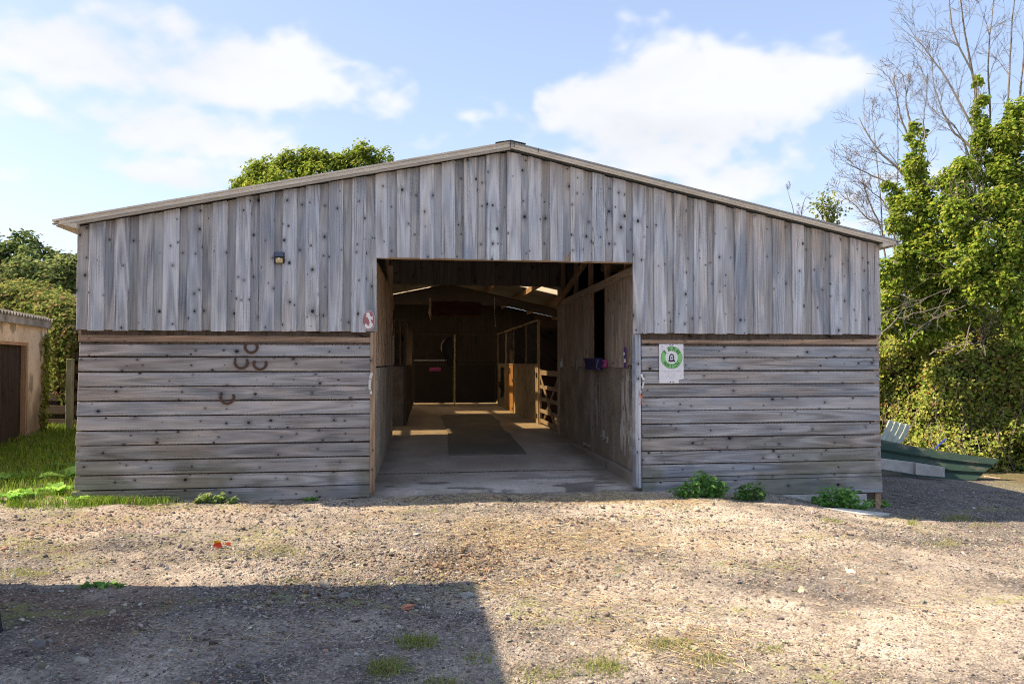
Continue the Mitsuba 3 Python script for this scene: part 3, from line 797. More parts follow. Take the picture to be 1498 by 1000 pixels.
# bucket on the window ledge
BK = thing('bucket', 'square dark blue plastic bucket hung on the window ledge of the bay', 'bucket')
obj('body', trimesh.convex.convex_hull(np.array([(x, y, z) for z, g in ((1.55, .03), (1.735, 0)) for x in (XR-.15+g, XR-.026) for y in (1.93+g, 2.72-g)])), 'plastic_blue', BK)
obj('rim', [box(XR-.158, XR-.02, 1.915, 2.735, 1.728, 1.75, .004)], 'plastic_blue', BK)
obj('handle', tube([(XR-.10, 1.93, 1.73), (XR-.15, 1.88, 1.60), (XR-.10, 1.86, 1.56)], .006, 5), 'galvanised', BK)
obj('halter', [tube([(XR-.05+.02*math.sin(a*3+o), 1.72+.07*math.cos(a), 1.655+.055*math.sin(a)) for a in np.linspace(0, 6.3, 16)], .011, 5, False) for o in (0, 1, 2)], 'plastic_pink', label='pink head collar hanging next to the blue bucket', cat='head collar')
bt = thing('hanging_strap', 'purple and white strap hanging on the bay wall nearest the doorway', 'strap')
obj('strap', box(XR-.035, XR-.021, .66, .71, 1.60, 1.90), 'plastic_purple', bt)
obj('buckle', [box(XR-.045, XR-.036, .655, .715, 1.78, 1.82), box(XR-.045, XR-.036, .62, .68, 1.675, 1.73)], 'white', bt)
obj('hoof_pick', tube([(XR-.04, .14, 1.63), (XR-.05, .3, 1.625), (XR-.05, .42, 1.635), (XR-.05, .46, 1.60)], .011, 6), 'rust', label='rusty hoof pick on the ledge just inside the doorway', cat='tool')
obj('bottle', [tube([(XR-.04, 5.1, 1.58), (XR-.04, 5.1, 1.68), (XR-.04, 5.1, 1.70), (XR-.04, 5.1, 1.76)], [.035, .035, .015, .013], 8)], 'white_dirty', label='small pale bottle on the ledge at the far end of the bay wall', cat='bottle', smooth=40)
obj('snap_hook', [tube([(XR-.03, 3.75, 1.70), (XR-.035, 3.75, 1.60), (XR-.03, 3.78, 1.52)], .012, 5)], 'galvanised', label='metal clip hanging at the middle of the bay wall', cat='clip')

# rug on the back stall
v = []
nu, nv = 12, 22
for a in range(nu):
    for b in range(nv):
        s_, t_ = a/(nu-1), b/(nv-1)
        wdt = .05+.38*math.sin(math.pi*min(1, .12+t_*.75))
        x = .25-wdt*(1-s_)-.02*math.sin(t_*7)
        y = YB-.07-.05*math.sin(s_*9+t_*3)-.03*math.sin(s_*17)
        v.append((x, y, 2.60-.98*t_-.06*math.sin(s_*5)))
f = [[a*nv+b, (a+1)*nv+b, (a+1)*nv+b+1] for a in range(nu-1) for b in range(nv-1)]+[[a*nv+b, (a+1)*nv+b+1, a*nv+b+1] for a in range(nu-1) for b in range(nv-1)]
RG = thing('horse_rug', 'dark navy horse rug hung over the rail of the back stall', 'rug')
obj('cloth', tm(v, f), 'cloth_dark', RG, smooth=True)
obj('binding', tube([(v[b][0]-.006, v[b][1]-.01, v[b][2]) for b in range(3, 13)], .014, 5), 'cloth_pale', RG)
tb = trimesh.creation.box(extents=(1.42, .8, .40)).subdivide().subdivide().subdivide()
tb.vertices += (meshkit.fbm(tb.vertices*3.1, 3, 4)[:, None]-.5)*np.array([.10, .16, .14])+np.array([.06, 12., 3.24])
obj('tarpaulin', tb, 'cloth_red', label='dark red tarpaulin bundle slung under the roof', cat='tarpaulin', smooth=40)
ro = [tube([(-.72+.03*math.sin(t*5+o)*t, 10.9, 3.46-t*(.42+.1*o)) for t in np.linspace(0, 1, 12)], .02-.004*o, 5) for o in range(3)]
obj('hanging_rope', ro, 'cloth_pale', label='frayed pale rope hanging from the roof over the aisle', cat='rope')
tk = []
r2 = np.random.default_rng(5)
for o in range(9):
    y_, z_ = 14.6+r2.uniform(-.45, .45), 1.5
    tk.append(tube([(XS-.03-.02*r2.random(), y_+r2.normal(0, .10)*t, z_-t*r2.uniform(.8, 1.05)+.05*math.sin(9*t)) for t in np.linspace(0, 1, 9)], .016, 5))
obj('head_collar', tk, 'cloth_dark', label='bunch of dark head collars and ropes hanging on the tan stall', cat='tack')
obj('lead_rope', [tube([(XS-.05, 15.1+.16*math.cos(a)+.02*o, .92+.10*math.sin(a)) for a in np.linspace(0, 6.3, 16)], .018, 5, False) for o in range(4)], 'cloth_red', label='coiled dark red lead rope hanging low beside the dark head collars', cat='rope')
hk = obj('cable', tube([(.95, 9.7, 3.4), (.95, 9.72, 3.0), (.97, 9.72, 2.72), (.96, 9.72, 2.6)], .008, 5), 'galvanised', label='thin wire hanging down above the right stall', cat='wire')

# ---------------------------------------------------------------- on the front wall
def horseshoe(px, py, w, h, ang, label):
    c = at(px, py, 'y', -.03)
    a = np.linspace(-.35, math.pi+.35, 19)
    pts = []
    for t in a:
        pinch = 1-.18*max(0, math.sin(-t) if t < 0 else math.sin(t-math.pi) if t > math.pi else 0)*2
        pts.append((math.cos(t)*w/2*pinch, -math.sin(t)*h*.52))
    lw = np.array(pts)
    out = []
    for s_ in (1, -1):
        d = np.gradient(lw, axis=0); d /= np.linalg.norm(d, axis=1, keepdims=True)
        nn = np.stack([-d[:, 1], d[:, 0]], 1)
        out.append(lw+nn*s_*.0135)
    poly = Polygon(np.vstack([out[0], out[1][::-1]])).buffer(.002)
    m = trimesh.creation.extrude_polygon(poly, .010, engine='earcut')
    ca, sa = math.cos(ang), math.sin(ang)
    v_ = m.vertices.copy()
    x_, z_ = v_[:, 0]*ca-v_[:, 1]*sa, v_[:, 0]*sa+v_[:, 1]*ca
    m.vertices = np.stack([c[0]+x_, -.026-v_[:, 2], c[2]+z_], 1)
    m.invert()
    k = thing('horseshoe', label, 'horseshoe', 'rusty horseshoes nailed to the barn wall')
    obj('shoe', m, 'rust', k)
    for t in (.25, .8, math.pi-.8, math.pi-.25):
        q = (math.cos(t)*w/2*ca+math.sin(t)*h*.52*sa, math.cos(t)*w/2*sa-math.sin(t)*h*.52*ca)
        obj('nail_head', box(c[0]+q[0]-.004, c[0]+q[0]+.004, -.0385, -.0355, c[2]+q[1]-.005, c[2]+q[1]+.005), 'steel_dark', k)


horseshoe(367.5, 506.5, .152, .15, .02, 'topmost of the rusty horseshoes on the boards')
horseshoe(353, 529, .158, .155, .06, 'left horseshoe of the row of two under the topmost one')
horseshoe(380.5, 531, .155, .15, -.04, 'right horseshoe of the row of two under the topmost one')
horseshoe(332.5, 580, .165, .165, -.03, 'lowest rusty horseshoe, set apart from the other three')

# security light
c = at(409, 377, 'y', -.09)
SLK = thing('security_light', 'small black solar security light on the upper boards', 'light')
obj('housing', trimesh.convex.convex_hull(np.array([(c[0]+x, y, c[2]+z) for x in (-.062, .062) for y, z in ((-0.082, -.072), (-0.102, -.072), (-0.127, .0), (-0.142, .05), (-0.082, .072))])), 'plastic_black', SLK)
obj('solar_panel', trimesh.convex.convex_hull(np.array([(c[0]+x, y, c[2]+z) for x in (-.055, .055) for y, z in ((-0.145, .052), (-0.143, .055), (-0.089, .072), (-0.089, .076), (-0.145, .012), (-0.137, .012))])), plain((.06, .075, .13), .2), SLK)
obj('lamp_panel', trimesh.convex.convex_hull(np.array([(c[0]+x, y, c[2]+z) for x in (-.042, .042) for y, z in ((-0.106, -.064), (-0.129, -.010), (-0.097, -.064), (-0.117, -.010))])), 'lamp_panel', SLK)
sp = trimesh.creation.icosphere(subdivisions=2, radius=.015); sp.apply_translation((c[0]-.004, -0.129, c[2]-.016))
obj('sensor', sp, 'white', SLK, smooth=True)

# maroon oval plaque with a rearing white horse
c = at(539.5, 468.5, 'y', -.083)
PQ = thing('plaque', 'maroon oval plaque with a white rearing horse beside the doorway', 'plaque')


def flat(poly, y0, depth, ox, oz):
    polys = getattr(poly, 'geoms', [poly])
    ms = []
    for g in polys:
        m = trimesh.creation.extrude_polygon(g, depth, engine='earcut')
        v_ = m.vertices
        m.vertices = np.stack([ox+v_[:, 0], y0-v_[:, 2], oz+v_[:, 1]], 1)
        m.invert()
        ms.append(m)
    return trimesh.util.concatenate(ms)


th = np.linspace(0, 2*np.pi, 48, endpoint=False)
rim = Polygon(np.stack([.080*np.cos(th), .128*np.sin(th)], 1)); inner = Polygon(np.stack([.074*np.cos(th), .121*np.sin(th)], 1))
PY = -.083
obj('rim', flat(rim, PY, .006, c[0], c[2]), 'white_dirty', PQ)
obj('face', flat(inner, PY-.006, .002, c[0], c[2]), 'maroon', PQ)
horse = Polygon([(-.020, .098), (-.006, .104), (.006, .094), (.012, .070), (.020, .052), (.036, .046), (.044, .052), (.052, .044), (.040, .032), (.052, .022), (.050, .008), (.040, .014), (.028, .016),
                 (.024, .000), (.034, -.022), (.024, -.034), (.010, -.018), (.004, .010), (-.006, .028), (-.020, .044), (-.034, .050), (-.038, .062), (-.022, .066), (-.026, .080), (-.034, .086)])
curl = Polygon([(-.040, -.040), (-.050, -.062), (-.038, -.092), (-.010, -.106), (.022, -.100), (.046, -.076), (.050, -.048), (.034, -.028), (.016, -.032), (.004, -.048), (.010, -.064), (-.004, -.074), (-.022, -.062), (-.026, -.046)])
obj('horse_emblem', [flat(horse.buffer(.002), PY-.008, .0015, c[0], c[2]), flat(curl.buffer(.002), PY-.008, .0015, c[0], c[2])], 'white', PQ)

# farm watch poster
FW = thing('poster', 'white poster with a green ring reading FARM WATCH right of the doorway', 'poster')
p00, p11 = at(964, 503, 'y', -.03), at(1000, 560, 'y', -.03)
pw, ph = p11[0]-p00[0], p00[2]-p11[2]
ox, oz = p00[0], p11[2]
PYB = -.0335
paper = Polygon([(0, 0), (pw*.78, 0), (pw*.80, .012*ph), (pw*.79, ph*.055), (pw*.80, ph*.08), (pw*.92, ph*.10), (pw, ph*.105), (pw, ph), (0, ph)])
obj('paper', flat(paper, PYB+.005, .006, ox, oz), 'paper', FW)
cx_, cz_ = pw*.51, ph*.655
Ro, Ri = pw*.425, pw*.255
ang = np.radians(np.linspace(-222, 118, 70))
ringp = Polygon(np.vstack([np.stack([cx_+Ro*np.cos(ang), cz_+Ro*np.sin(ang)], 1), np.stack([cx_+Ri*np.cos(ang[::-1]), cz_+Ri*np.sin(ang[::-1])], 1)]))
ringb = Polygon(np.vstack([np.stack([cx_+(Ro+.006)*np.cos(ang), cz_+(Ro+.006)*np.sin(ang)], 1), np.stack([cx_+(Ri)*np.cos(ang[::-1]), cz_+(Ri)*np.sin(ang[::-1])], 1)]))
YF = PYB-.001
obj('ring', flat(ringb, YF, .0006, ox, oz), plain((.10, .25, .10), .5), FW)
obj('ring', flat(ringp, YF-.0006, .0006, ox, oz), 'print_green', FW)


def letters(text, height, parent, m, placer, bold=True, name='letter'):
    for i_, ch in enumerate(text):
        if ch == ' ': continue
        g = meshkit.text_mesh(ch, height, .0006, bold)
        v_ = g.vertices-np.array([(g.bounds[0][0]+g.bounds[1][0])/2, height/2, 0])
        x_, z_, a_ = placer(i_, len(text))
        ca, sa = math.cos(a_), math.sin(a_)
        g.vertices = np.stack([ox+x_+v_[:, 0]*ca-v_[:, 1]*sa, YF-.0013-v_[:, 2], oz+z_+v_[:, 0]*sa+v_[:, 1]*ca], 1)
        g.invert()
        obj(name, g, m, parent)


Rm = (Ro+Ri)/2


def arc_top(i_, n_):
    a = math.radians(90+50-i_*100/(n_-1))
    return cx_+Rm*math.cos(a), cz_+Rm*math.sin(a), a-math.pi/2


def arc_bottom(i_, n_):
    a = math.radians(-90-48+i_*96/(n_-1))
    return cx_+Rm*math.cos(a), cz_+Rm*math.sin(a), a+math.pi/2


letters('FARM', pw*.13, FW, 'print_black', arc_top)
letters('WATCH', pw*.13, FW, 'print_black', arc_bottom)
pa = meshkit.text_mesh('PROTECTED AREA', ph*.034, .0006, True)
sc_ = pw*.82/(pa.bounds[1][0]-pa.bounds[0][0])
v_ = pa.vertices*np.array([sc_, 1, 1])
pa.vertices = np.stack([ox+pw*.10+v_[:, 0], YF-v_[:, 2], oz+ph*.29+v_[:, 1]], 1); pa.invert()
obj('line_of_print', pa, 'print_grey', FW)
bell = Polygon([(-.046, -.060), (.046, -.060), (.050, -.046), (.038, -.030), (.036, .018), (.022, .044), (0, .052), (-.022, .044), (-.036, .018), (-.038, -.030), (-.050, -.046)])
hole_ = Polygon([(-.022, -.030), (.022, -.030), (.020, .012), (.010, .030), (-.010, .030), (-.020, .012)])
obj('bell_emblem', [flat(bell.difference(hole_), YF, .0008, ox+cx_, oz+cz_), flat(Polygon([(-.013, -.014), (.013, -.014), (.008, .008), (-.008, .008)]), YF, .0008, ox+cx_, oz+cz_)], 'print_black', FW)
fine_print = [box(ox+a*pw, ox+b*pw, YF-.0006, YF, oz+z_*ph, oz+(z_+.009)*ph) for a, b, z_ in ((.27, .72, .25), (.32, .66, .228), (.27, .73, .19), (.29, .70, .170), (.27, .73, .150), (.40, .66, .128), (.18, .76, .058))]
obj('fine_print', fine_print, 'print_faint', FW, kind='stuff')
for s_, xx in ((0, .14), (1, .87)):
    tre = Polygon([(-.04*pw, 0), (.04*pw, 0), (.01*pw, .055*ph), (.004*pw, .09*ph), (-.004*pw, .09*ph), (-.01*pw, .055*ph)])
    obj('bell_emblem', flat(tre, YF, .0006, ox+xx*pw, oz+.155*ph), 'print_faint', FW)
obj('crest', [flat(Polygon([(-.05*pw, .01*ph), (0, -.0*ph), (.05*pw, .01*ph), (.05*pw, .025*ph), (-.05*pw, .025*ph)]), YF, .0006, ox+.12*pw, oz+.93*ph), box(ox+.09*pw, ox+.15*pw, YF-.0006, YF, oz+.905*ph, oz+.912*ph), box(ox+.08*pw, ox+.16*pw, YF-.0006, YF, oz+.868*ph, oz+.874*ph)], 'print_grey', FW)
for a_, z_ in ((.45, .972), (.55, .972), (.46, .028), (.56, .028)):
    obj('staple', box(ox+a_*pw-.008, ox+a_*pw+.008, YF-.004, YF+.004, oz+z_*ph-.005, oz+z_*ph+.005), 'print_black', FW)

# strap and latch at either side of the doorway
def strip3(name, pts, w, m, **kw):
    P_ = [at(x, y, 'y', -.035) for x, y in pts]
    return obj(name, [beam((p[0], -.034, p[2]), (q_[0], -.034, q_[2]), w, .012, up=(0, 1, 0)) for p, q_ in zip(P_[:-1], P_[1:])], m, **kw)


HS = thing('door_hook', 'worn white door hook left of the doorway', 'hook')
strip3('upper_strap', [(544.0, 545), (541.5, 554)], .035, 'white_dirty', parent=HS)
strip3('lower_strap', [(541.3, 555), (540.6, 567.5), (542, 570)], .030, 'white_dirty', parent=HS)
strip3('end_plate', [(542.4, 571.5), (542.8, 576.5)], .030, 'white_dirty', parent=HS)
HS2 = thing('door_hook', 'bent white hook with a grey plate right of the doorway', 'hook')
strip3('hook', [(938.3, 547), (939.6, 551.5), (942.6, 555.5)], .022, 'white', parent=HS2)
strip3('plate', [(941.6, 558), (939.5, 568)], .026, 'galvanised', parent=HS2)
strip3('end_plate', [(937.0, 570), (937.2, 574.5)], .022, 'white_dirty', parent=HS2)
tw = [at(x, y, 'y', -.04) for x, y in ((935.5, 575), (937.5, 579), (940.5, 577), (940.8, 580), (938.5, 582), (937.5, 579), (939, 584.5), (938, 588), (934.8, 591))]
obj('twine', tube([(p[0], -.042-.004*(i_ % 2), p[2]) for i_, p in enumerate(tw)], .006, 5), 'twine_orange', label='orange baler twine hanging under the hook right of the doorway', cat='twine')

# ---------------------------------------------------------------- foliage helpers
def unit(v):
    return v/(np.linalg.norm(v, axis=-1, keepdims=True)+1e-12)


def leaves(P, N, size, col, r, aspect=.62, fold=.30, droop=.35):
    """Six-cornered folded leaves at P facing N; col per leaf."""
    n = len(P); size = np.broadcast_to(size, (n,))[:, None]
    N = unit(N)
    t = r.normal(size=(n, 3)); t[:, 2] -= droop
    t = unit(t-N*np.sum(t*N, 1, keepdims=True)); s = np.cross(N, t)
    w = size*aspect*.5
    b, tip = P, P+t*size-N*size*.12
    l1, l2 = P+t*size*.28-s*w+N*fold*w, P+t*size*.66-s*w*.82+N*fold*w*.7
    r1, r2 = P+t*size*.28+s*w+N*fold*w, P+t*size*.66+s*w*.82+N*fold*w*.7
    V = np.stack([b, l1, l2, tip, r2, r1], 1).reshape(-1, 3)
    o = (np.arange(n)*6)[:, None, None]
    F = (np.array([[0, 2, 1], [0, 3, 2], [0, 4, 3], [0, 5, 4]])[None]+o).reshape(-1, 3)
    return tm(V, F), np.repeat(np.clip(col, 0, 1), 6, 0)


def blades(P, h, w, lean, col, r):
    """Grass: bent three-piece blades."""
    n = len(P); h = np.broadcast_to(h, (n,))[:, None]; w = np.broadcast_to(w, (n,))[:, None]
    a = r.uniform(0, 2*np.pi, n); side = np.stack([np.cos(a), np.sin(a), 0*a], 1)
    dirn = np.stack([-np.sin(a), np.cos(a), 0*a], 1)*(np.broadcast_to(lean, (n,))*r.uniform(.3, 1.3, n))[:, None]
    up = np.array([0, 0, 1.])
    m1, m2, tp = P+up*h*.45+dirn*h*.15, P+up*h*.8+dirn*h*.45, P+up*h*(1-.25*np.abs(dirn).sum(1, keepdims=True))+dirn*h
    V = np.stack([P-side*w, P+side*w, m1+side*w*.85, m1-side*w*.85, m2+side*w*.55, m2-side*w*.55, tp], 1).reshape(-1, 3)
    o = (np.arange(n)*7)[:, None, None]
    F = (np.array([[0, 1, 2], [0, 2, 3], [3, 2, 4], [3, 4, 5], [5, 4, 6]])[None]+o).reshape(-1, 3)
    return tm(V, F), np.repeat(np.clip(col, 0, 1), 7, 0)


def palette(n, r, cols, weights, var=.22):
    c = np.array(cols)[r.choice(len(cols), n, p=np.array(weights)/sum(weights))]
    return c*(1+r.normal(0, var, (n, 1)))*(1+r.normal(0, .06, (n, 3)))


IVY = ([(.24, .34, .05), (.33, .43, .07), (.44, .48, .10), (.14, .22, .035), (.50, .50, .20)], [4, 4, 2.5, 2.5, .5])
BRAMBLE = ([(.34, .42, .095), (.44, .50, .13), (.53, .54, .18), (.40, .31, .10), (.34, .17, .09), (.10, .17, .04)], [5, 5, 3, .9, .5, 3])
OAK = ([(.23, .32, .05), (.31, .39, .07), (.40, .43, .09), (.14, .20, .04)], [4, 4, 2, 2])
DULL = ([(.09, .14, .05), (.125, .18, .06), (.17, .22, .08), (.06, .09, .04)], [4, 4, 2, 2])
NETTLE = ([(.19, .40, .11), (.25, .47, .14), (.14, .30, .09)], [4, 3, 2])
GRASS = ([(.17, .30, .04), (.23, .36, .055), (.30, .38, .085), (.36, .34, .16)], [5, 4, 2, .5])


def leaf_obj(name, P, N, size, pal, r, parent=None, tint=None, **kw):
    la = {k: kw.pop(k) for k in ('aspect', 'fold', 'droop') if k in kw}
    N = unit(N)+.5*SUN
    col = palette(len(P), r, *pal)
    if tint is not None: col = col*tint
    m, c = leaves(P, N, size, col, r, **la)
    return obj(name, m, 'leaf', parent, color=c, **kw)


def clump_points(r, centres, radii, n, flat=1., shell=.55):
    """Points in leaf clumps: round each centre, denser towards the outside; normals outward and up."""
    w = np.array([rr**2 for rr in radii]); k = r.choice(len(centres), n, p=w/w.sum())
    d = unit(r.normal(size=(n, 3)))
    rad = np.asarray(radii)[k]*(shell+(1-shell)*r.random(n))**.7*(1+.13*r.normal(size=n))
    P = np.asarray(centres)[k]+d*rad[:, None]*np.array([1, 1, flat])
    N = unit(d*.9+r.normal(size=(n, 3))*.75+np.array([0, 0, .7]))
    return P, N


def grow(p, d, length, r0, depth, r, out, twist=.32, up=.12, split=(2, 4), ratio=.68):
    """Bare limb with finer limbs leaving it; appends (points, radii)."""
    n = max(4, int(length/.22)); pts = [np.array(p, float)]; d = unit(np.array(d, float)); st = length/n
    for i_ in range(n):
        d = unit(d+r.normal(0, twist*.35, 3)+np.array([0, 0, up*.25]))
        pts.append(pts[-1]+d*st)
    pts = np.array(pts); rad = np.linspace(r0, r0*.42 if depth else r0*.25, len(pts))
    out.append((pts, rad))
    if depth:
        for c_ in range(r.integers(*split)+1):
            t = r.uniform(.25, .98); i_ = min(int(t*n), n-1)
            dd = unit(pts[i_+1]-pts[i_]); side = unit(np.cross(dd, r.normal(size=3)))
            grow(pts[i_], dd*.78+side*r.uniform(.4, .85), length*ratio*r.uniform(.6, 1.1), rad[i_]*.62, depth-1, r, out, twist, up, split, ratio)


def limbs_mesh(out, sides=5):
    return trimesh.util.concatenate([tube(p, np.maximum(rr, .0035), sides if rr[0] > .02 else 4, False) for p, rr in out])


def spread_tree(name, label, base, height, crown_c, crown_r, nleaf, leaf, pal, seed, m='bark', group=None, trunk_r=.2, clumps=60, clump_r=.9, tint=None, fill=.35, extra=()):
    r = np.random.default_rng(seed)
    t = thing(name, label, 'tree', group)
    base = np.array(base, float); cc = np.array(crown_c, float); cr = np.array(crown_r, float)
    cen = []
    while len(cen) < clumps:
        d = unit(r.normal(size=3)); q_ = cc+d*cr*r.uniform(fill, 1.0)
        if q_[2] > base[2]+.12*height: cen.append(q_)
    cen = np.vstack([np.array(cen)]+[e_[None]+r.normal(0, .30, (5, 3))*np.array([1, 1, .6]) for e_ in extra]); rad = clump_r*np.where(np.arange(len(cen)) < clumps, r.uniform(.55, 1.15, len(cen)), r.uniform(.38, .68, len(cen)))
    limbs = [(np.array([base, base*.6+cc*.4+r.normal(0, .1, 3), cc]), np.array([trunk_r, trunk_r*.75, trunk_r*.5]))]
    for q_ in cen[::2]:
        s_ = base*.45+cc*.55 if r.random() < .5 else cc
        mid = (s_+q_)/2+r.normal(0, .25, 3)
        limbs.append((np.array([s_, mid, q_]), np.array([trunk_r*.35, trunk_r*.18, trunk_r*.05])))
    obj('trunk', limbs_mesh(limbs[:1], 8), m, t, smooth=60)
    obj('limbs', limbs_mesh(limbs[1:]), m, t, smooth=60)
    P, N = clump_points(r, cen, rad, nleaf)
    leaf_obj('crown', P, N, leaf*r.uniform(.7, 1.25, nleaf), pal, r, t, tint)
    return t


# ---------------------------------------------------------------- background trees
c = at(455, 262, 'y', 33)
t = spread_tree('oak_tree', 'sunlit green oak crown rising behind the left slope of the barn roof', (c[0]+.5, 33.5, 0), 13, (c[0]-.25, 33.5, c[2]-3.2), (5.2, 3.4, 4.0), 80000, .19, OAK, 21, trunk_r=.4, clumps=210, clump_r=.85, fill=.6, extra=[at(a, b, 'y', 33) for a, b in ((350, 272), (372, 262), (384, 250), (402, 240), (424, 236), (444, 240), (462, 224), (470, 236), (490, 236), (508, 240), (520, 226), (536, 222), (550, 240), (562, 250), (540, 248), (500, 252), (440, 256), (400, 262))])
c = at(8, 400, 'y', 27)
spread_tree('broadleaf_tree', 'dark tall tree at the far left edge beyond the hut', (c[0]-1, 27, 0), 8, (c[0]-.8, 27.5, c[2]-.2), (2.9, 2.6, 2.6), 15000, .21, DULL, 22, trunk_r=.3, clumps=60, clump_r=.75, group=None)
c = at(76, 408, 'y', 23)
spread_tree('broadleaf_tree', 'paler bushy tree between the dark tree and the barn', (c[0], 23, 0), 6, (c[0]+.1, 23.2, c[2]-.2), (1.75, 1.8, 1.7), 9000, .18, ([(.16, .22, .08), (.22, .27, .10), (.28, .31, .13), (.10, .15, .06)], [4, 4, 2, 2]), 23, trunk_r=.2, clumps=44, clump_r=.6)
c = at(20, 440, 'y', 34)
spread_tree('broadleaf_tree', 'low hazy tree seen in the gap above the creeper', (c[0], 34, 0), 6, (c[0]+3, 34.5, 2.4), (7.5, 1.8, 1.9), 8000, .26, DULL, 24, trunk_r=.2, clumps=50, clump_r=.8)

# ---------------------------------------------------------------- left: hut, creeper, fence, grass
corner = at(66, 637, 'z', .25)
wd = unit(np.array([-.155, .985, 0])); wn = np.array([wd[1], -wd[0], 0])      # along the wall, and out of it towards the barn
HUT_L = 4.6
H = thing('hut', 'small roughcast hut with a dark plank door and corrugated roof at the left edge', 'hut')


def hutp(s, o, z):
    return corner-wd*s+wn*o+np.array([0, 0, z-corner[2]])


def hut_box(s0, s1, o0, o1, z0, z1, z0b=None):
    return trimesh.convex.convex_hull(np.array([hutp(s, o, z) for s in (s0, s1) for o in (o0, o1) for z in (z0, z1)]))


s_d1 = 1.15
def s_of(px, z=1.2):
    d = ray(px, 560.); n_ = np.array([wn[0], wn[1], 0])
    t_ = ((corner-CAM) @ n_)/(d @ n_); p = CAM+d*t_
    return float(-(p-corner) @ wd)


sd = s_of(41); se = s_of(0)
eave_a = 2.44
w1 = hut_box(0, sd, -.22, 0, -.1, eave_a+.12); w2 = hut_box(sd, HUT_L, -.22, -.003, 2.03, eave_a+.12); w3 = hut_box(sd+1.95, HUT_L, -.22, -.002, -.1, 2.03); w4 = hut_box(-.0, .22, -3.2, -.22, -.1, 2.44)
for w_ in (w1, w2, w3, w4):
    obj('wall', w_, 'roughcast', H)
for k in range(16):
    s0 = sd+.05+k*.118
    a, b = hutp(s0, -.10, .12), hutp(s0+.112, -.10, .12)
    board('door__plank', b, a, a+np.array([0, 0, 1.86]), b+np.array([0, 0, 1.86]), -wn*.03, 'wood_black', H, c=.006)
obj('door', hut_box(sd+.03, sd+1.93, -.19, -.14, .1, 2.0), 'wood_dark', H)
obj('door_frame', [hut_box(sd, sd+.045, -.13, -.02, .05, 2.02), hut_box(sd, sd+1.95, -.13, -.02, 1.98, 2.03)], 'wood_sheltered', H)
# corrugated roof
ns = int((HUT_L+.35)/.012); ss_ = np.linspace(.0, HUT_L+.15, ns)
wav = .026*np.sin(ss_/.073*np.pi)
V = []
for o, z in ((.11, 2.50), (-3.4, 2.54)):
    for dz in (0, -.012):
        V += [hutp(s, o, z+w_+dz) for s, w_ in zip(ss_, wav)]
V = np.array(V); F = []
for a in range(ns-1):
    for A_, B_, fl in ((0, 2, 1), (1, 3, 0), (0, 1, 0)):
        q_ = [A_*ns+a, A_*ns+a+1, B_*ns+a+1, B_*ns+a]
        if fl: q_ = q_[::-1]
        F += [[q_[0], q_[1], q_[2]], [q_[0], q_[2], q_[3]]]
obj('roof', tm(V, F), 'fibre_cement', H)
obj('roof__fascia', hut_box(.05, HUT_L+.1, .03, .08, 2.34, 2.475), 'fibre_cement', H)

# dark slatted fence behind the gap between hut and barn, with creeper over it
FN = thing('slatted_fence', 'dark old slatted fence in the gap between hut and barn', 'fence')
fa, fb = np.array([corner[0]-1.6, corner[1]+1.0]), np.array([-5.5, corner[1]-.35])
for k, z in enumerate(np.arange(.35, 2.3, .27)):
    obj('slat', beam((*fa, z+.1), (*fb, z+.1+rng.uniform(-.03, .03)), .025, .17, c=.004), 'wood_dark', FN)
for t_ in (.12, .5, .88):
    p = fa+(fb-fa)*t_
    obj('post', box(p[0]-.05, p[0]+.05, p[1]+.03, p[1]+.12, 0, 2.4), 'wood_dark', FN)
obj('backing', beam((*(fa+np.array([0, .16])), 1.1), (*(fb+np.array([0, .16])), 1.1), .02, 2.4), 'wood_dark', FN)  # solid dark panel added behind the slats to keep the gap dark
pp = at(101, 640, 'z', .2)
obj('gate_post', box(pp[0]-.055, pp[0]+.055, pp[1]-.06, pp[1]+.06, -.1, 1.75, .01), 'stone_mossy', label='mossy grey concrete post close to the left corner of the barn', cat='post')
FN2 = thing('board_fence', 'strip of pale board fence showing above the creeper beside the barn', 'fence')
q1, q2 = at(86, 432, 'y', 10.5), at(112, 432, 'y', 10.5)
for k in range(9):
    a = q1[0]-.7+k*.165
    board('board', (a, 10.5, 0), (a+.155, 10.5, 0), (a+.155, 10.5, q1[2]-.02-.01*(k % 2)), (a, 10.5, q1[2]-.02), (0, .02, 0), 'wood_weathered', FN2, c=.004)
obj('rail', box(q1[0]-.75, q1[0]+.85, 10.44, 10.53, q1[2]-.015, q1[2]+.03), 'wood_weathered', FN2)

r = np.random.default_rng(31)
CR = thing('creeper', 'tangled creeper sprawling over the hut roof and hanging beside the barn', 'creeper')
cen, rad = [], []
for px, py, yy, rr in ((5, 440, 8.0, .42), (22, 436, 8.2, .42), (38, 440, 8.0, .45), (55, 446, 7.8, .45), (72, 448, 7.5, .42), (88, 452, 7.2, .42), (100, 458, 6.9, .4), (12, 455, 7.6, .3), (45, 458, 7.2, .3),
                       (66, 462, 6.9, .32), (84, 470, 6.8, .38), (98, 478, 6.6, .38), (106, 500, 6.4, .32), (92, 492, 6.5, .3), (-20, 445, 8, .5), (-45, 450, 8, .5), (86, 440, 8.6, .35), (60, 430, 8.8, .38), (30, 424, 8.8, .36), (108, 470, 6.6, .3)):
    cen.append(at(px, py, 'y', yy)); rad.append(rr)
P, N = clump_points(r, cen, rad, 15000, .8)
P2_, N2_ = [], []
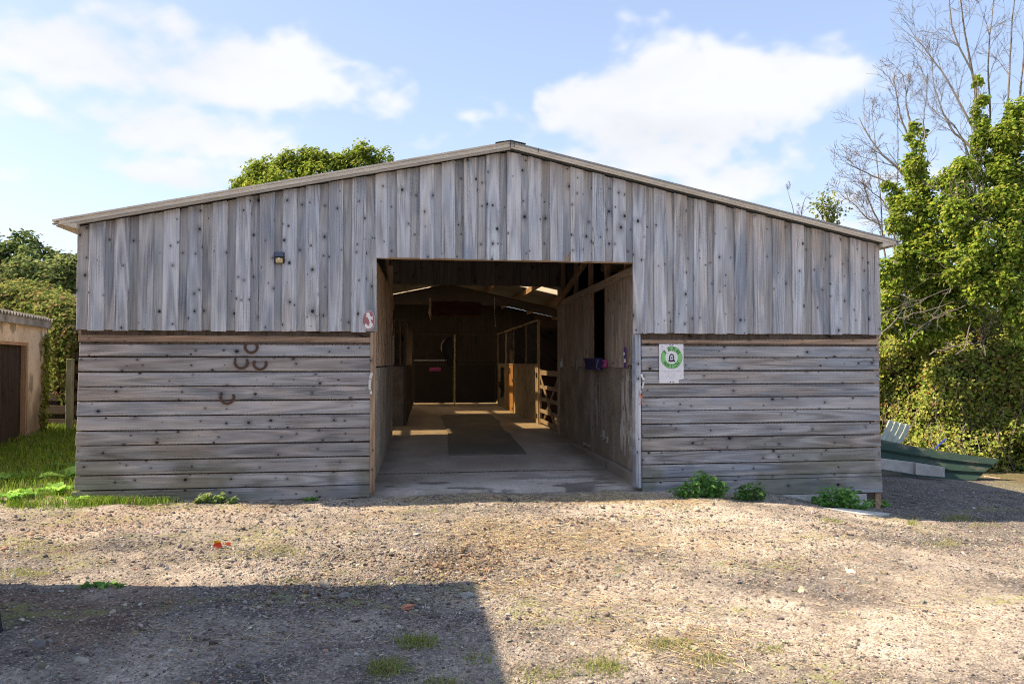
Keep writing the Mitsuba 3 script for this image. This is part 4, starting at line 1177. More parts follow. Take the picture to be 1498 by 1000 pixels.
for k in range(46):
    p0 = at(r.uniform(74, 110), r.uniform(470, 500), 'y', r.uniform(6.2, 6.7)); L = r.uniform(.3, 1.25)
    n_ = int(L*85)
    tt = r.random(n_)
    P2_.append(np.stack([p0[0]+r.normal(0, .05, n_), p0[1]-.05+r.normal(0, .05, n_), p0[2]-tt*L], 1)); N2_.append(r.normal(size=(n_, 3))*.7+np.array([.2, -.9, .3]))
P2_, N2_ = np.vstack(P2_), np.vstack(N2_)
leaf_obj('foliage', np.vstack([P, P2_]), np.vstack([N, N2_]), r.uniform(.05, .105, len(P)+len(P2_)), ([(.20, .25, .07), (.27, .30, .09), (.34, .32, .13), (.38, .24, .15), (.12, .18, .05)], [5, 4, 2, 1.2, 3]), r, CR)
vines = [tube([at(x, y, 'y', 6.5)+r.normal(0, .03, 3) for y in np.linspace(478, 478+r.uniform(60, 165), 7)], .008, 4) for x in r.uniform(76, 110, 16)]
obj('stem', vines, 'bark', CR, kind='stuff')
IW = []
for k in range(520):
    s_ = abs(r.normal(0, .22)); z_ = r.uniform(.35, 2.2)
    if r.random() < .55: s_ = abs(.18+.12*math.sin(z_*3)+r.normal(0, .09))
    IW.append(hutp(s_, .02+r.uniform(0, .05), z_))
IV = thing('ivy', 'sparse ivy climbing the end of the roughcast wall', 'ivy')
leaf_obj('foliage', np.array(IW), np.tile(wn, (len(IW), 1))+r.normal(0, .35, (len(IW), 3)), r.uniform(.05, .085, len(IW)), IVY, r, IV, .7)

# grass in the left corner
n = 46000
xs, ys = r.uniform(-10.5, -4.85, n), r.uniform(-1.2, 7.2, n)
lim = -.25+.55*(meshkit.noise(np.stack([xs*1.3, ys*0, ys*0], -1), 3)-.5)-.85*ss(-6.1, -7.2, xs)*-1+.25*ss(-5.6, -5.0, xs)
edge = ys-(-.35+.9*ss(-5.9, -7.4, xs)+.5*(meshkit.noise(np.stack([xs*2.2, 0*xs, 0*xs], -1), 5)-.5))
keep = (edge > 0) & ~((xs > -5.42) & (ys > -.03)) & (r.random(n) < np.clip(.25+edge*1.6, 0, 1))
xs, ys, edge = xs[keep], ys[keep], edge[keep]
hh = r.uniform(.07, .17, len(xs))*np.clip(.45+edge*.8, .45, 1.15)
G1, C1 = blades(np.stack([xs, ys, gz(xs, ys)-.01], 1), hh, r.uniform(.0035, .006, len(xs)), .55, palette(len(xs), r, *GRASS), r)
# bright fringe along the foot of the wall
n = 2600
xs = r.uniform(-5.95, -4.0, n); ys = -.13-np.abs(r.normal(0, .10, n))-.10*ss(-4.6, -5.6, xs)
keep = r.random(n) < (.25+.9*meshkit.noise(np.stack([xs*3, 0*xs, 0*xs], -1), 8))*ss(-3.9, -4.6, xs)
xs, ys = xs[keep], ys[keep]
G2, C2 = blades(np.stack([xs, ys, gz(xs, ys)-.005], 1), r.uniform(.04, .13, len(xs)), .004, .7, palette(len(xs), r, *GRASS), r)
obj('grass', trimesh.util.concatenate([G1, G2]), 'grass_blade', color=np.vstack([C1, C2]), label='long green grass between the hut and the barn', cat='grass', kind='stuff')

# thin grass tufts in the gravel
gp, gh, gd = [], [], []
for px, py, sx, sy, n, h in ((50, 795, 45, 9, 330, .035), (40, 838, 35, 8, 260, .035), (415, 805, 45, 9, 420, .04), (610, 940, 30, 10, 520, .06), (567, 980, 30, 14, 520, .06), (650, 1000, 30, 12, 240, .05), (975, 945, 60, 11, 520, .04),
                             (880, 975, 45, 14, 420, .05), (1040, 965, 40, 10, 260, .04), (1385, 797, 28, 7, 300, .045), (1335, 767, 8, 5, 130, .07), (1402, 757, 26, 6, 420, .06), (1440, 768, 30, 6, 160, .05), (150, 856, 22, 4, 140, .04), (800, 985, 60, 14, 260, .04),
                             (1128, 948, 30, 8, 160, .035), (1215, 763, 22, 4, 150, .05), (905, 835, 12, 6, 80, .03), (540, 855, 30, 7, 120, .03), (255, 880, 40, 10, 120, .03), (230, 742, 50, 5, 240, .05), (515, 716, 8, 3, 130, .07), (110, 800, 40, 8, 120, .03),
                             (700, 960, 40, 20, 180, .04), (430, 850, 20, 6, 110, .035), (500, 835, 30, 8, 120, .03), (1290, 770, 30, 7, 60, .04)):
    for k in range(n):
        p = on_ground(px+r.normal(0, sx*.5), py+r.normal(0, sy*.5)); gp.append(p); gh.append(h*r.uniform(.35, .95))
gp = np.array(gp); gp[:, 2] = gz(gp[:, 0], gp[:, 1])-.004
G3, C3 = blades(gp, np.array(gh), r.uniform(.0014, .0028, len(gp)), 1.3, palette(len(gp), r, [(.22, .30, .07), (.30, .36, .11), (.38, .38, .17), (.42, .36, .2)], [4, 4, 3, 2]), r)
obj('grass_tufts', G3, 'grass_blade', color=C3, label='thin grass tufts scattered over the stony yard', cat='grass', kind='stuff')


def herb(name, label, px, py, w, h, nst, leaf, pal, seed, group=None, cat='plant', aspect=.6, tint=None, per=8):
    """A clump of leafy stems rooted on the ground below a pixel."""
    r = np.random.default_rng(seed)
    b = on_ground(px, py); t = thing(name, label, cat, group)
    st, P, N = [], [], []
    for k in range(nst):
        x, y = b[0]+r.uniform(-.5, .5)*w, b[1]+r.uniform(-.10, .16)*min(1, w)
        z = float(gz(x, y)); L = h*r.uniform(.45, 1.05)*(1-.45*abs((x-b[0])/w*2)**2)
        le = np.array([(x-b[0])*.5+r.normal(0, .05), -.05+r.normal(0, .05), 0])
        pts = np.array([np.array([x, y, z-.01])+le*s_**1.5*h*2.5+np.array([0, 0, L*s_]) for s_ in np.linspace(0, 1, 6)])
        st.append(tube(pts, np.linspace(.004, .0018, 6), 4, False))
        for q_ in range(per):
            s_ = .18+.82*(q_+r.random()*.5)/per; p = pts[0]+(pts[-1]-pts[0])*s_
            a = r.uniform(0, 6.28)
            for sg in (0, math.pi):
                o = np.array([math.cos(a+sg), math.sin(a+sg), 0]); P.append(p+o*.012); N.append(np.array([o[0]*.55, o[1]*.55-.25, .8])+r.normal(0, .2, 3))
    obj('stems', limbs_mesh([]) if not st else st, 'sheet_green' if 0 else 'leaf_stem', t, kind='stuff')
    P, N = np.array(P), np.array(N)
    leaf_obj('leaves', P, N, leaf*r.uniform(.6, 1.25, len(P)), pal, r, t, tint, aspect=aspect, droop=.5)
    return t


scene['leaf_stem'] = plain((.10, .17, .05), .7)
herb('nettle_clump', 'largest nettle clump at the foot of the wall below the poster', 1024, 728, .44, .36, 52, .07, NETTLE, 41, aspect=.5)
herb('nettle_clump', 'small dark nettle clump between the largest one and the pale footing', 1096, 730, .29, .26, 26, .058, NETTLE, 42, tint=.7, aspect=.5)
herb('nettle_clump', 'spreading nettle clump in front of the pale concrete footing', 1232, 743, .56, .32, 46, .07, NETTLE, 43, aspect=.5)
herb('nettle_clump', 'tiny nettle sprig at the right corner of the barn', 1290, 741, .14, .13, 7, .055, NETTLE, 44)
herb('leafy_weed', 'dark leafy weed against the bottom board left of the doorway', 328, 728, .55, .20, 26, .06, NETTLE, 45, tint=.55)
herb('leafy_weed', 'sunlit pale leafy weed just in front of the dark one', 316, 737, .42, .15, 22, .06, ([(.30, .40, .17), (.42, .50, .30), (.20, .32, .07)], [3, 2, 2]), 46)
herb('leafy_weed', 'small seedling by the wall near the doorway', 455, 733, .16, .09, 6, .04, NETTLE, 47)
herb('leafy_weed', 'thin weed sprouting against the wall just left of the doorway', 478, 719, .12, .10, 4, .05, NETTLE, 48)
herb('leafy_weed', 'little green weed lying on the sunlit yard at the shadow edge', 151, 857, .30, .05, 8, .05, NETTLE, 49)


def dock(label, px, py, n, size, seed, tint=1., up=.6):
    r = np.random.default_rng(seed); b = on_ground(px, py); b[2] = float(gz(b[0], b[1]))
    t = thing('dock_plant', label, 'plant')
    V, F, C = [], [], []
    for k in range(n):
        a = r.uniform(0, 6.28); L = size*r.uniform(.6, 1.2); d = np.array([math.cos(a), math.sin(a), 0]); s_ = np.array([-d[1], d[0], 0])
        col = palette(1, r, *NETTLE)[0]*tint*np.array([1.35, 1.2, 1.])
        o = len(V); m_ = 6; lift = up*r.uniform(.5, 1.3)
        for q_ in range(m_+1):
            u = q_/m_; wd_ = L*.26*math.sin(math.pi*min(.97, .12+u*.86))**.8
            c_ = b+d*L*u*(1-.15*u)+np.array([0, 0, L*(lift*u-.75*lift*u*u)+.02])
            rip = .012*math.sin(q_*2.2+k)
            V += [c_-s_*wd_+np.array([0, 0, wd_*.35+rip]), c_, c_+s_*wd_+np.array([0, 0, wd_*.35-rip])]; C += [col*r.uniform(.92, 1.08)]*3
        for q_ in range(m_):
            e = o+q_*3
            F += [[e, e+1, e+4], [e, e+4, e+3], [e+1, e+2, e+5], [e+1, e+5, e+4]]
    obj('leaves', tm(V, F), 'leaf', t, smooth=True, color=np.array(C))


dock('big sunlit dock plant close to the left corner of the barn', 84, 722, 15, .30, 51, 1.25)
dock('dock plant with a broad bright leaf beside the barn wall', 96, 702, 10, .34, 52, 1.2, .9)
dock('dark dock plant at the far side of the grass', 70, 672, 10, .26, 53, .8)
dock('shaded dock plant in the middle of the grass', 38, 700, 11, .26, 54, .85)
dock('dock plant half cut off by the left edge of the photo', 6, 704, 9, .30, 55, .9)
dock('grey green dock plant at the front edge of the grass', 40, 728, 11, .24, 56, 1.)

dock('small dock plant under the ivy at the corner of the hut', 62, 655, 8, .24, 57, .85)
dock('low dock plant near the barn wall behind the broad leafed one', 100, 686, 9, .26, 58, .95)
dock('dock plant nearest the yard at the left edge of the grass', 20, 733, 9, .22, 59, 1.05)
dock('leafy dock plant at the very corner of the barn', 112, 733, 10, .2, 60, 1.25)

# ---------------------------------------------------------------- right: hedge, ivy trees, bare trees
r = np.random.default_rng(61)
hb = np.array([(9.6, 12.5), (9.5, 9.5), (9.75, 7.2), (10.2, 5.9), (11.2, 5.0), (12.6, 4.1), (15., 2.3), (18., 0.)])
hs = np.concatenate([[0], np.cumsum(np.linalg.norm(np.diff(hb, axis=0), axis=1))])


def hedge_base(s):
    return np.stack([np.interp(s, hs, hb[:, 0]), np.interp(s, hs, hb[:, 1])], -1)


def hedge_out(s):
    d = hedge_base(s+.3)-hedge_base(s-.3); d /= np.linalg.norm(d, axis=-1, keepdims=True)
    return np.stack([-np.abs(d[..., 1])*0-np.abs(d[..., 1]), -np.abs(d[..., 0])], -1)


def hedge_points(s, h, inn):
    """Point on the hedge front at distance s, height h, depth inn behind its face."""
    b, o = hedge_base(s), hedge_out(s)
    o = o/np.linalg.norm(o, axis=-1, keepdims=True)
    bump = (meshkit.fbm(np.stack([s*.8, h*1.0, 0*s], -1), 3, 6)-.5)*2.3
    back = .50*(h/2.2)**1.25-bump+inn
    xy = b-o*back[:, None]
    return np.stack([xy[:, 0], xy[:, 1], ground_z(b[:, 0], b[:, 1])+h+(inn*.25)], 1), np.concatenate([o, np.zeros((len(s), 1))], 1)


n = 90000
s_ = r.uniform(0, hs[-1]*.93, n)
hmax = 4.3+1.5*(meshkit.fbm(np.stack([s_*.6, 0*s_, 0*s_], -1), 3, 12)-.5)
h_ = r.random(n)**1.1*hmax
P, O = hedge_points(s_, h_, np.abs(r.normal(0, .22, n)))
P += r.normal(0, .05, (n, 3))
holes = meshkit.fbm(P*1.35, 3, 15) < .37
keep = ~(holes & (h_ > .35)) | (r.random(n) < .18)
P, O = P[keep], O[keep]
HG = thing('bramble_hedge', 'sunlit bramble hedge filling the right side beyond the barn', 'hedge')
leaf_obj('foliage', P, O*.7+r.normal(0, .55, P.shape)+np.array([0, 0, .55]), r.uniform(.055, .105, len(P)), BRAMBLE, r, HG)
st = []
for k in range(90):
    s0 = r.uniform(3, hs[-1]*.9); pts, _ = hedge_points(np.array(s0+np.cumsum(r.normal(0, .09, 9))), np.linspace(.05, r.uniform(.8, 3.2), 9), r.normal(-.04, .06)*np.ones(9))
    st.append(tube(pts+r.normal(0, .03, pts.shape), np.linspace(.009, .004, 9), 4, False))
obj('stems', st, 'bark_pale', HG, kind='stuff')
# solid dark core added inside the hedge to stop light passing through
ss2 = np.linspace(0, hs[-1], 60); hh2 = np.linspace(-.3, 3.4, 12)
V = []
for s0 in ss2:
    p, _ = hedge_points(np.full(12, s0), np.maximum(hh2, 0), np.full(12, .95)); p[0, 2] -= .6; V.append(p)
V = np.array(V); nx, ny = V.shape[:2]
i, j = np.meshgrid(np.arange(nx-1), np.arange(ny-1), indexing='ij')
q = np.stack([i*ny+j, (i+1)*ny+j, (i+1)*ny+j+1, i*ny+j+1], -1).reshape(-1, 4)
obj('added_core', tm(V.reshape(-1, 3), np.vstack([q[:, [0, 1, 2]], q[:, [0, 2, 3]]])), 'soil', HG, smooth=True)


def path(pts, y):
    """A limb drawn through the places seen at pixels, its distance drifting from y."""
    ys = np.linspace(y[0], y[1], len(pts)) if isinstance(y, tuple) else np.full(len(pts), y)
    return np.array([at(a, b, 'y', yy) for (a, b), yy in zip(pts, ys)])


def smooth_path(P, n):
    t = np.linspace(0, len(P)-1, n); k = np.arange(len(P))
    from scipy.interpolate import CubicSpline
    return CubicSpline(k, P)(t)


def ivy_tree(label, mains, cols, seed, nleaf, leaf, m, depth=3, tw=8, tint=None, sub=.9):
    """mains: (pixels, distance, radius at foot, radius at tip); cols: ivy clumps (px, py, y, radius)."""
    r = np.random.default_rng(seed); t = thing('ivy_clad_tree' if cols else 'bare_tree', label, 'tree')
    fine = []
    for pts, y, ra, rb in mains:
        P = smooth_path(path(pts, y), 14); P += np.cumsum(r.normal(0, .012, P.shape), 0)
        obj('limb', tube(P, np.linspace(ra, rb, 14), 7), m, t, smooth=60)
        for k in range(tw):
            i_ = r.integers(3, 14); dd = unit(P[min(i_+1, 13)]-P[max(0, i_-1)]); sd_ = unit(np.cross(dd, r.normal(size=3)))
            grow(P[i_], dd*.75+sd_*r.uniform(.35, .8)+np.array([0, 0, .25]), sub*r.uniform(.5, 1.25), max(.006, (ra+(rb-ra)*i_/13)*.42), depth-1, r, fine, .3, .2, (1, 4), .62)
    if fine:
        obj('twigs', limbs_mesh(fine), m, t, kind='stuff')
    if cols:
        cen0 = [at(a, b, 'y', yy) for a, b, yy, _ in cols]; cen, rad = [], []
        for c0, q_ in zip(cen0, cols):
            for k in range(5):
                d_ = unit(r.normal(size=3)); d_[1] = -abs(d_[1])*.8; cen.append(c0+d_*q_[3]*r.uniform(.35, .95)); rad.append(q_[3]*r.uniform(.28, .55))
        P, N = clump_points(r, cen, rad, nleaf, 1.1, .5)
        leaf_obj('ivy', P, N, leaf*r.uniform(.6, 1.25, nleaf), IVY, r, t, tint)
    return t


ivy_tree('bare topped tree with a slim ivy column nearest the barn roof', [
    ([(1424, 670), (1414, 545), (1400, 425), (1380, 350), (1362, 298), (1342, 245), (1330, 185)], (6.4, 5.6), .05, .020),
    ([(1362, 298), (1330, 262), (1296, 232), (1270, 196), (1258, 172)], (5.5, 6.2), .035, .008),
    ([(1330, 190), (1326, 160), (1322, 132), (1318, 108)], 5.6, .025, .006),
    ([(1335, 215), (1318, 180), (1308, 150), (1302, 112)], 5.9, .025, .006),
    ([(1342, 245), (1350, 200), (1352, 165), (1358, 120)], 5.2, .025, .006),
    ([(1372, 330), (1340, 322), (1310, 322), (1286, 330)], 5.2, .025, .006),
    ([(1330, 300), (1305, 272), (1280, 258), (1252, 245), (1238, 236)], (5.9, 6.6), .026, .006),
    ([(1316, 330), (1296, 300), (1275, 282), (1250, 268)], 6.6, .02, .005)],
    [(1336, 186, 5.5, .16), (1338, 205, 5.4, .26), (1334, 225, 5.4, .32), (1340, 246, 5.3, .36), (1332, 268, 5.3, .34), (1346, 276, 5.2, .34), (1322, 288, 5.4, .34), (1338, 306, 5.2, .42), (1318, 318, 5.3, .36), (1346, 330, 5.2, .44), (1316, 346, 5.3, .4), (1334, 362, 5.2, .46), (1306, 282, 5.6, .24), (1298, 270, 5.6, .18), (1310, 300, 5.6, .24),
     (1310, 376, 5.3, .42), (1344, 392, 5.2, .5), (1308, 404, 5.4, .4), (1300, 435, 5.9, .45), (1325, 445, 5.7, .5), (1355, 430, 5.5, .5), (1385, 425, 5.2, .5), (1372, 460, 5.3, .5), (1340, 480, 5.6, .5), (1308, 470, 5.9, .45), (1404, 455, 5., .5), (1370, 390, 5., .5), (1366, 350, 5.0, .4)], 71, 23000, .092, 'bark_pale', 3, 7)
ivy_tree('tall tree smothered in ivy at the right edge with bare stems above', [
    ([(1440, 690), (1438, 560), (1438, 420), (1436, 300), (1432, 200), (1426, 120), (1412, 40), (1404, -60)], (6.2, 4.6), .058, .011),
    ([(1432, 240), (1446, 160), (1446, 80), (1452, 10), (1458, -70)], 4.7, .024, .006),
    ([(1432, 200), (1402, 140), (1376, 92), (1352, 60), (1338, 40)], (4.7, 5.4), .026, .005),
    ([(1428, 150), (1416, 100), (1392, 50), (1384, 5), (1378, -40)], (4.7, 5.0), .024, .006),
    ([(1470, 260), (1474, 160), (1478, 70), (1480, 0), (1484, -80)], 4.5, .027, .007),
    ([(1486, 260), (1490, 150), (1496, 60), (1500, -20), (1502, -90)], 4.8, .024, .007),
    ([(1432, 225), (1404, 200), (1380, 170), (1366, 128), (1362, 86)], (4.8, 5.6), .032, .006),
    ([(1420, 330), (1424, 260), (1404, 200), (1388, 176)], 4.5, .03, .007),
    ([(1500, 330), (1470, 328), (1440, 318), (1420, 300)], 4.0, .035, .010),
    ([(1498, 420), (1466, 408), (1440, 400), (1405, 415), (1370, 430), (1330, 440)], (3.9, 4.4), .022, .005)],
    [(1430, 122, 4.6, .14), (1430, 145, 4.6, .2), (1432, 170, 4.6, .22), (1428, 196, 4.6, .28), (1440, 220, 4.5, .34), (1424, 236, 4.5, .34), (1410, 246, 4.6, .36), (1394, 252, 4.7, .36), (1380, 262, 4.7, .3), (1462, 216, 4.4, .42), (1478, 190, 4.4, .42), (1490, 165, 4.4, .42), (1500, 200, 4.2, .6), (1474, 240, 4.3, .5), (1450, 262, 4.3, .5),
     (1420, 276, 4.3, .5), (1394, 290, 4.4, .5), (1378, 300, 4.6, .36), (1496, 260, 4.1, .6), (1470, 290, 4.1, .6), (1440, 310, 4.1, .55), (1410, 325, 4.2, .5), (1392, 345, 4.4, .46), (1500, 320, 3.9, .65), (1476, 345, 3.9, .6), (1446, 365, 3.9, .55), (1420, 378, 4.0, .5), (1400, 395, 4.2, .46), (1502, 430, 3.8, .6), (1480, 440, 3.9, .5), (1452, 425, 4., .5), (1430, 415, 4.1, .45), (1505, 480, 3.7, .55), (1550, 470, 3.6, .8), (1502, 385, 3.8, .6), (1474, 400, 3.8, .55), (1540, 250, 4.2, .9), (1560, 330, 4., .9), (1540, 400, 3.8, .8), (1580, 200, 4.2, .8)],
    72, 56000, .092, 'bark_pale', 3, 9, None, .95)
ivy_tree('pale leafless tree in the gap between the barn roof and the ivy', [
    ([(1308, 670), (1300, 420), (1294, 360), (1290, 300), (1284, 230), (1276, 160)], 9.5, .036, .006),
    ([(1294, 352), (1276, 310), (1262, 280), (1250, 240)], 9.6, .03, .006),
    ([(1314, 670), (1310, 400), (1312, 330), (1318, 250), (1316, 170), (1320, 120)], 9.3, .028, .005),
    ([(1290, 330), (1272, 322), (1256, 308), (1246, 300)], 9.4, .02, .005)], [], 73, 0, .1, 'bark_pale', 4, 8, None, .85)
ivy_tree('leafless bush top peeping over the barn roof, farthest left of the bare trees', [
    ([(1171, 650), (1170, 420), (1166, 340), (1160, 305), (1152, 282)], 14., .03, .006), ([(1173, 650), (1172, 400), (1172, 330), (1176, 300), (1182, 288)], 14., .03, .006)], [], 74, 0, .1, 'bark_pale', 4, 6, None, .5)
c = at(1211, 302, 'y', 13)
t = thing('young_oak', 'small thin leafed tree peeping over the right slope of the roof', 'tree')
r = np.random.default_rng(75); out = []
for a, b in ((1190, 300), (1200, 288), (1212, 284), (1224, 292), (1232, 304), (1205, 300), (1220, 310)):
    P = smooth_path(path([(1214, 655), (1214, 430), (1213, 350), ((1213+a)/2, (330+b)/2), (a, b)], 13.), 14); out.append((P, np.linspace(.03, .006, 14)))
obj('limbs', limbs_mesh(out), 'bark', t)
cen = np.vstack([p[0][-6:] for p in out]); P, N = clump_points(r, cen, [.26]*len(cen), 620)
leaf_obj('crown', P, N, r.uniform(.08, .13, len(P)), BRAMBLE, r, t, .8)
# greenery beyond the hedge
c = at(1300, 440, 'y', 13)
spread_tree('hedgerow_tree', 'pale green hedgerow tree behind the bramble beside the barn', (c[0]+.6, 13.5, 0), 4, (c[0]+1.4, 13.6, 2.6), (2.6, 1.6, 1.9), 9000, .13, ([(.19, .26, .08), (.26, .31, .11), (.32, .34, .14)], [4, 4, 2]), 76, trunk_r=.1, clumps=44, clump_r=.55)

# dead twigs in front of the brambles
r = np.random.default_rng(77); tw_ = []
for pts in ([(1285, 498), (1310, 470), (1345, 455), (1385, 445), (1420, 436)], [(1300, 455), (1325, 470), (1352, 480), (1376, 482)], [(1330, 500), (1360, 470), (1400, 452), (1440, 430), (1478, 412)], [(1360, 520), (1400, 505), (1440, 498), (1470, 470)],
            [(1322, 470), (1326, 430), (1328, 390), (1330, 350)], [(1400, 520), (1420, 480), (1428, 440), (1446, 425)], [(1380, 430), (1400, 420), (1440, 395), (1470, 385)], [(1440, 520), (1436, 470), (1424, 440)]):
    P = smooth_path(path(pts, 4.6 if pts[-1][0] > 1400 else 5.2), 12); P += r.normal(0, .02, P.shape)
    tw_.append((P, np.linspace(.016, .006, 12)))
    for k in range(5):
        i_ = r.integers(2, 11); grow(P[i_], unit(P[i_+1 if i_ < 11 else 11]-P[i_-1])+r.normal(0, .6, 3), r.uniform(.25, .7), .006, 1, r, tw_, .4, 0., (1, 3), .6)
obj('dead_branches', limbs_mesh(tw_), 'bark_pale', label='dead grey branches caught in the front of the bramble hedge', cat='branches', kind='stuff')

# metal sheets, blocks and timber on the right


def sheet(name, label, TL, TR, BR, BL, nrib, depth, m):
    """A box-profile metal sheet: ribs run from the left edge to the right edge."""
    TL, TR, BR, BL = [np.array(p, float) for p in (TL, TR, BR, BL)]
    nn = unit(np.cross(TR-TL, BL-TL)); nn = nn if nn[1] < 0 else -nn
    prof = []
    for k in range(nrib):
        a = (k+.0)/nrib; b = 1/nrib
        prof += [(a+b*.04, 0), (a+b*.74, 0), (a+b*.80, 1), (a+b*.94, 1), (a+b*.999, 0)]
    V, F = [], []
    for side_, off in ((0, 0), (1, -.006)):
        for k in range(12):
            t_ = k/11
            A_, B_ = TL+(TR-TL)*t_, BL+(BR-BL)*t_
            sag = .03*math.sin(t_*math.pi)
            for s_, h_ in prof:
                V.append(A_+(B_-A_)*s_+nn*(h_*depth+off)-np.array([0, 0, sag]))
    n_ = len(prof)
    for side_ in (0, 1):
        o = side_*12*n_
        for k in range(11):
            for e in range(n_-1):
                q_ = [o+k*n_+e, o+(k+1)*n_+e, o+(k+1)*n_+e+1, o+k*n_+e+1]
                F += [[q_[0], q_[1], q_[2]], [q_[0], q_[2], q_[3]]]
    for k in range(11):
        for e in (0, n_-1):
            a_, b_ = k*n_+e, (k+1)*n_+e; F += [[a_, b_, b_+12*n_], [a_, b_+12*n_, a_+12*n_]]
    for k in (0, 11):
        for e in range(n_-1):
            a_, b_ = k*n_+e, k*n_+e+1; F += [[a_, b_, b_+12*n_], [a_, b_+12*n_, a_+12*n_]]
    return obj(name, tm(V, F), m, label=label, cat='metal sheet')


A_ = at(1284, 641, 'y', 4.1); B_ = at(1463, 671, 'y', 3.9); C_ = at(1424, 705, 'y', 3.35); D_ = at(1284, 699, 'y', 3.35)
sheet('metal_sheet', 'long dark green profiled metal sheet leaning by the hedge', A_, B_, C_, D_, 3, .055, 'sheet_green')
A_ = at(1300, 614, 'y', 4.5); B_ = at(1333, 622, 'y', 4.5); C_ = at(1316, 652, 'y', 4.25); D_ = at(1283, 648, 'y', 4.25)
sheet('metal_sheet', 'short pale metal sheet standing behind the long green one', B_, C_, D_, A_, 4, .025, 'sheet_pale')
for (x0_, x1_, y0_, y1_, b0, b1, yy, lab) in ((1276, 1339, 669, 676.5, 683.5, 693.5, 3.12, 'pale concrete block lying against the barn end of the green sheet'), (1340, 1382, 676.8, 683, 693.8, 697.5, 3.05, 'pale concrete block at the right of the pair in front of the green sheet')):
    a, b, c_, d_ = at(x0_, y0_, 'y', yy), at(x1_, y1_, 'y', yy), at(x1_, b1, 'y', yy), at(x0_, b0, 'y', yy)
    off = np.array([0, .13, .0])
    m = trimesh.convex.convex_hull(np.array([a, b, c_, d_, a+off, b+off, c_+off, d_+off]))
    obj('concrete_block', m, 'stone_pale', label=lab, cat='block')
for (pa_, pb_, w_, h_, m, lab) in (((1440, 697.5, 4.1), (1530, 712, 3.6), .16, .05, 'wood_gate', 'pale plank lying on a wooden beam at the right edge'), ((1462, 709, 4.05), (1540, 728, 3.6), .12, .14, 'yellow_wood', 'brown wooden beam under the pale plank at the right edge')):
    a, b = at(pa_[0], pa_[1], 'y', pa_[2]), at(pb_[0], pb_[1], 'y', pb_[2])
    obj('plank' if h_ < .1 else 'timber_beam', beam(a, b, w_, h_, c=.004), m, label=lab, cat='timber')
bp = [at(x, y, 'y', 4.75) for x, y in ((1368, 657), (1374, 650), (1380, 645), (1384, 641))]
obj('rope', tube(bp, .018, 5), 'rope_blue', label='blue rope caught in the foot of the hedge', cat='rope')
# broken concrete edge in front of the footing
v_ = []
for px, py in ((1205, 744), (1235, 745), (1262, 751), (1302, 752), (1296, 754), (1262, 754.5), (1240, 749)):
    p = on_ground(px, py); v_ += [p+np.array([0, 0, .018]), p-np.array([0, 0, .08])]
m = trimesh.convex.convex_hull(np.array(v_)).subdivide().subdivide(); m.vertices += (meshkit.fbm(m.vertices*14, 3, 3)[:, None]-.5)*.02
obj('concrete_strip', m, 'stone_pale', smooth=30, label='thin broken strip of concrete lying in front of the footing nettles', cat='concrete')

# ---------------------------------------------------------------- yard litter
r = np.random.default_rng(81)
ico = trimesh.creation.icosphere(subdivisions=1); iv, if_ = np.array(ico.vertices), np.array(ico.faces)
ico0 = trimesh.creation.icosahedron(); iv0, if0 = np.array(ico0.vertices), np.array(ico0.faces)


def stones(x, y, size, col, r, verts, faces, sink=.25):
    n = len(x); sc = size[:, None]*np.stack([r.uniform(.7, 1.35, n), r.uniform(.7, 1.35, n), r.uniform(.38, .8, n)], 1)
    V = verts[None]*(1+r.uniform(-.38, .30, (n, len(verts), 1)))*sc[:, None, :]
    a = r.uniform(0, 6.28, n); ca, sa = np.cos(a)[:, None], np.sin(a)[:, None]
    tl = r.normal(0, .3, n)[:, None]
    X, Y, Z = V[..., 0], V[..., 1], V[..., 2]
    Y, Z = Y*np.cos(tl)-Z*np.sin(tl), Y*np.sin(tl)+Z*np.cos(tl)
    V = np.stack([X*ca-Y*sa+x[:, None], X*sa+Y*ca+y[:, None], Z+(gz(x, y)+sc[:, 2]*(1-2*sink))[:, None]], -1).reshape(-1, 3)
    F = (faces[None]+(np.arange(n)*len(verts))[:, None, None]).reshape(-1, 3)
    return tm(V, F), np.repeat(col, len(verts), 0)


def scatter(n):
    """Yard positions, denser near the camera and towards gravelly ground."""
    x, y = [], []
    while len(x) < n:
        d = .9*np.exp(r.uniform(0, 1)*math.log(12.5/3.6))*3.6/.9
        a = r.uniform(-.74, .80)+YAW*0
        px_, py_ = CAM[0]+d*math.sin(a+YAW*.9)/math.cos(a)*1., CAM[1]+d*math.cos(a+YAW*.9)/max(.6, math.cos(a))
        if py_ > -.12 and -5.4 < px_ < 5.4: continue
        if py_ > 2.8 or px_ > 11.5: continue
        if px_ < -5.2 and py_ > -.2: continue
        gravelly = meshkit.fbm(np.array([px_*.9, py_*1.1, 1.]), 3, 4)
        if r.random() < .30+1.6*max(0, gravelly-.38): x.append(px_); y.append(py_)
    return np.array(x), np.array(y)


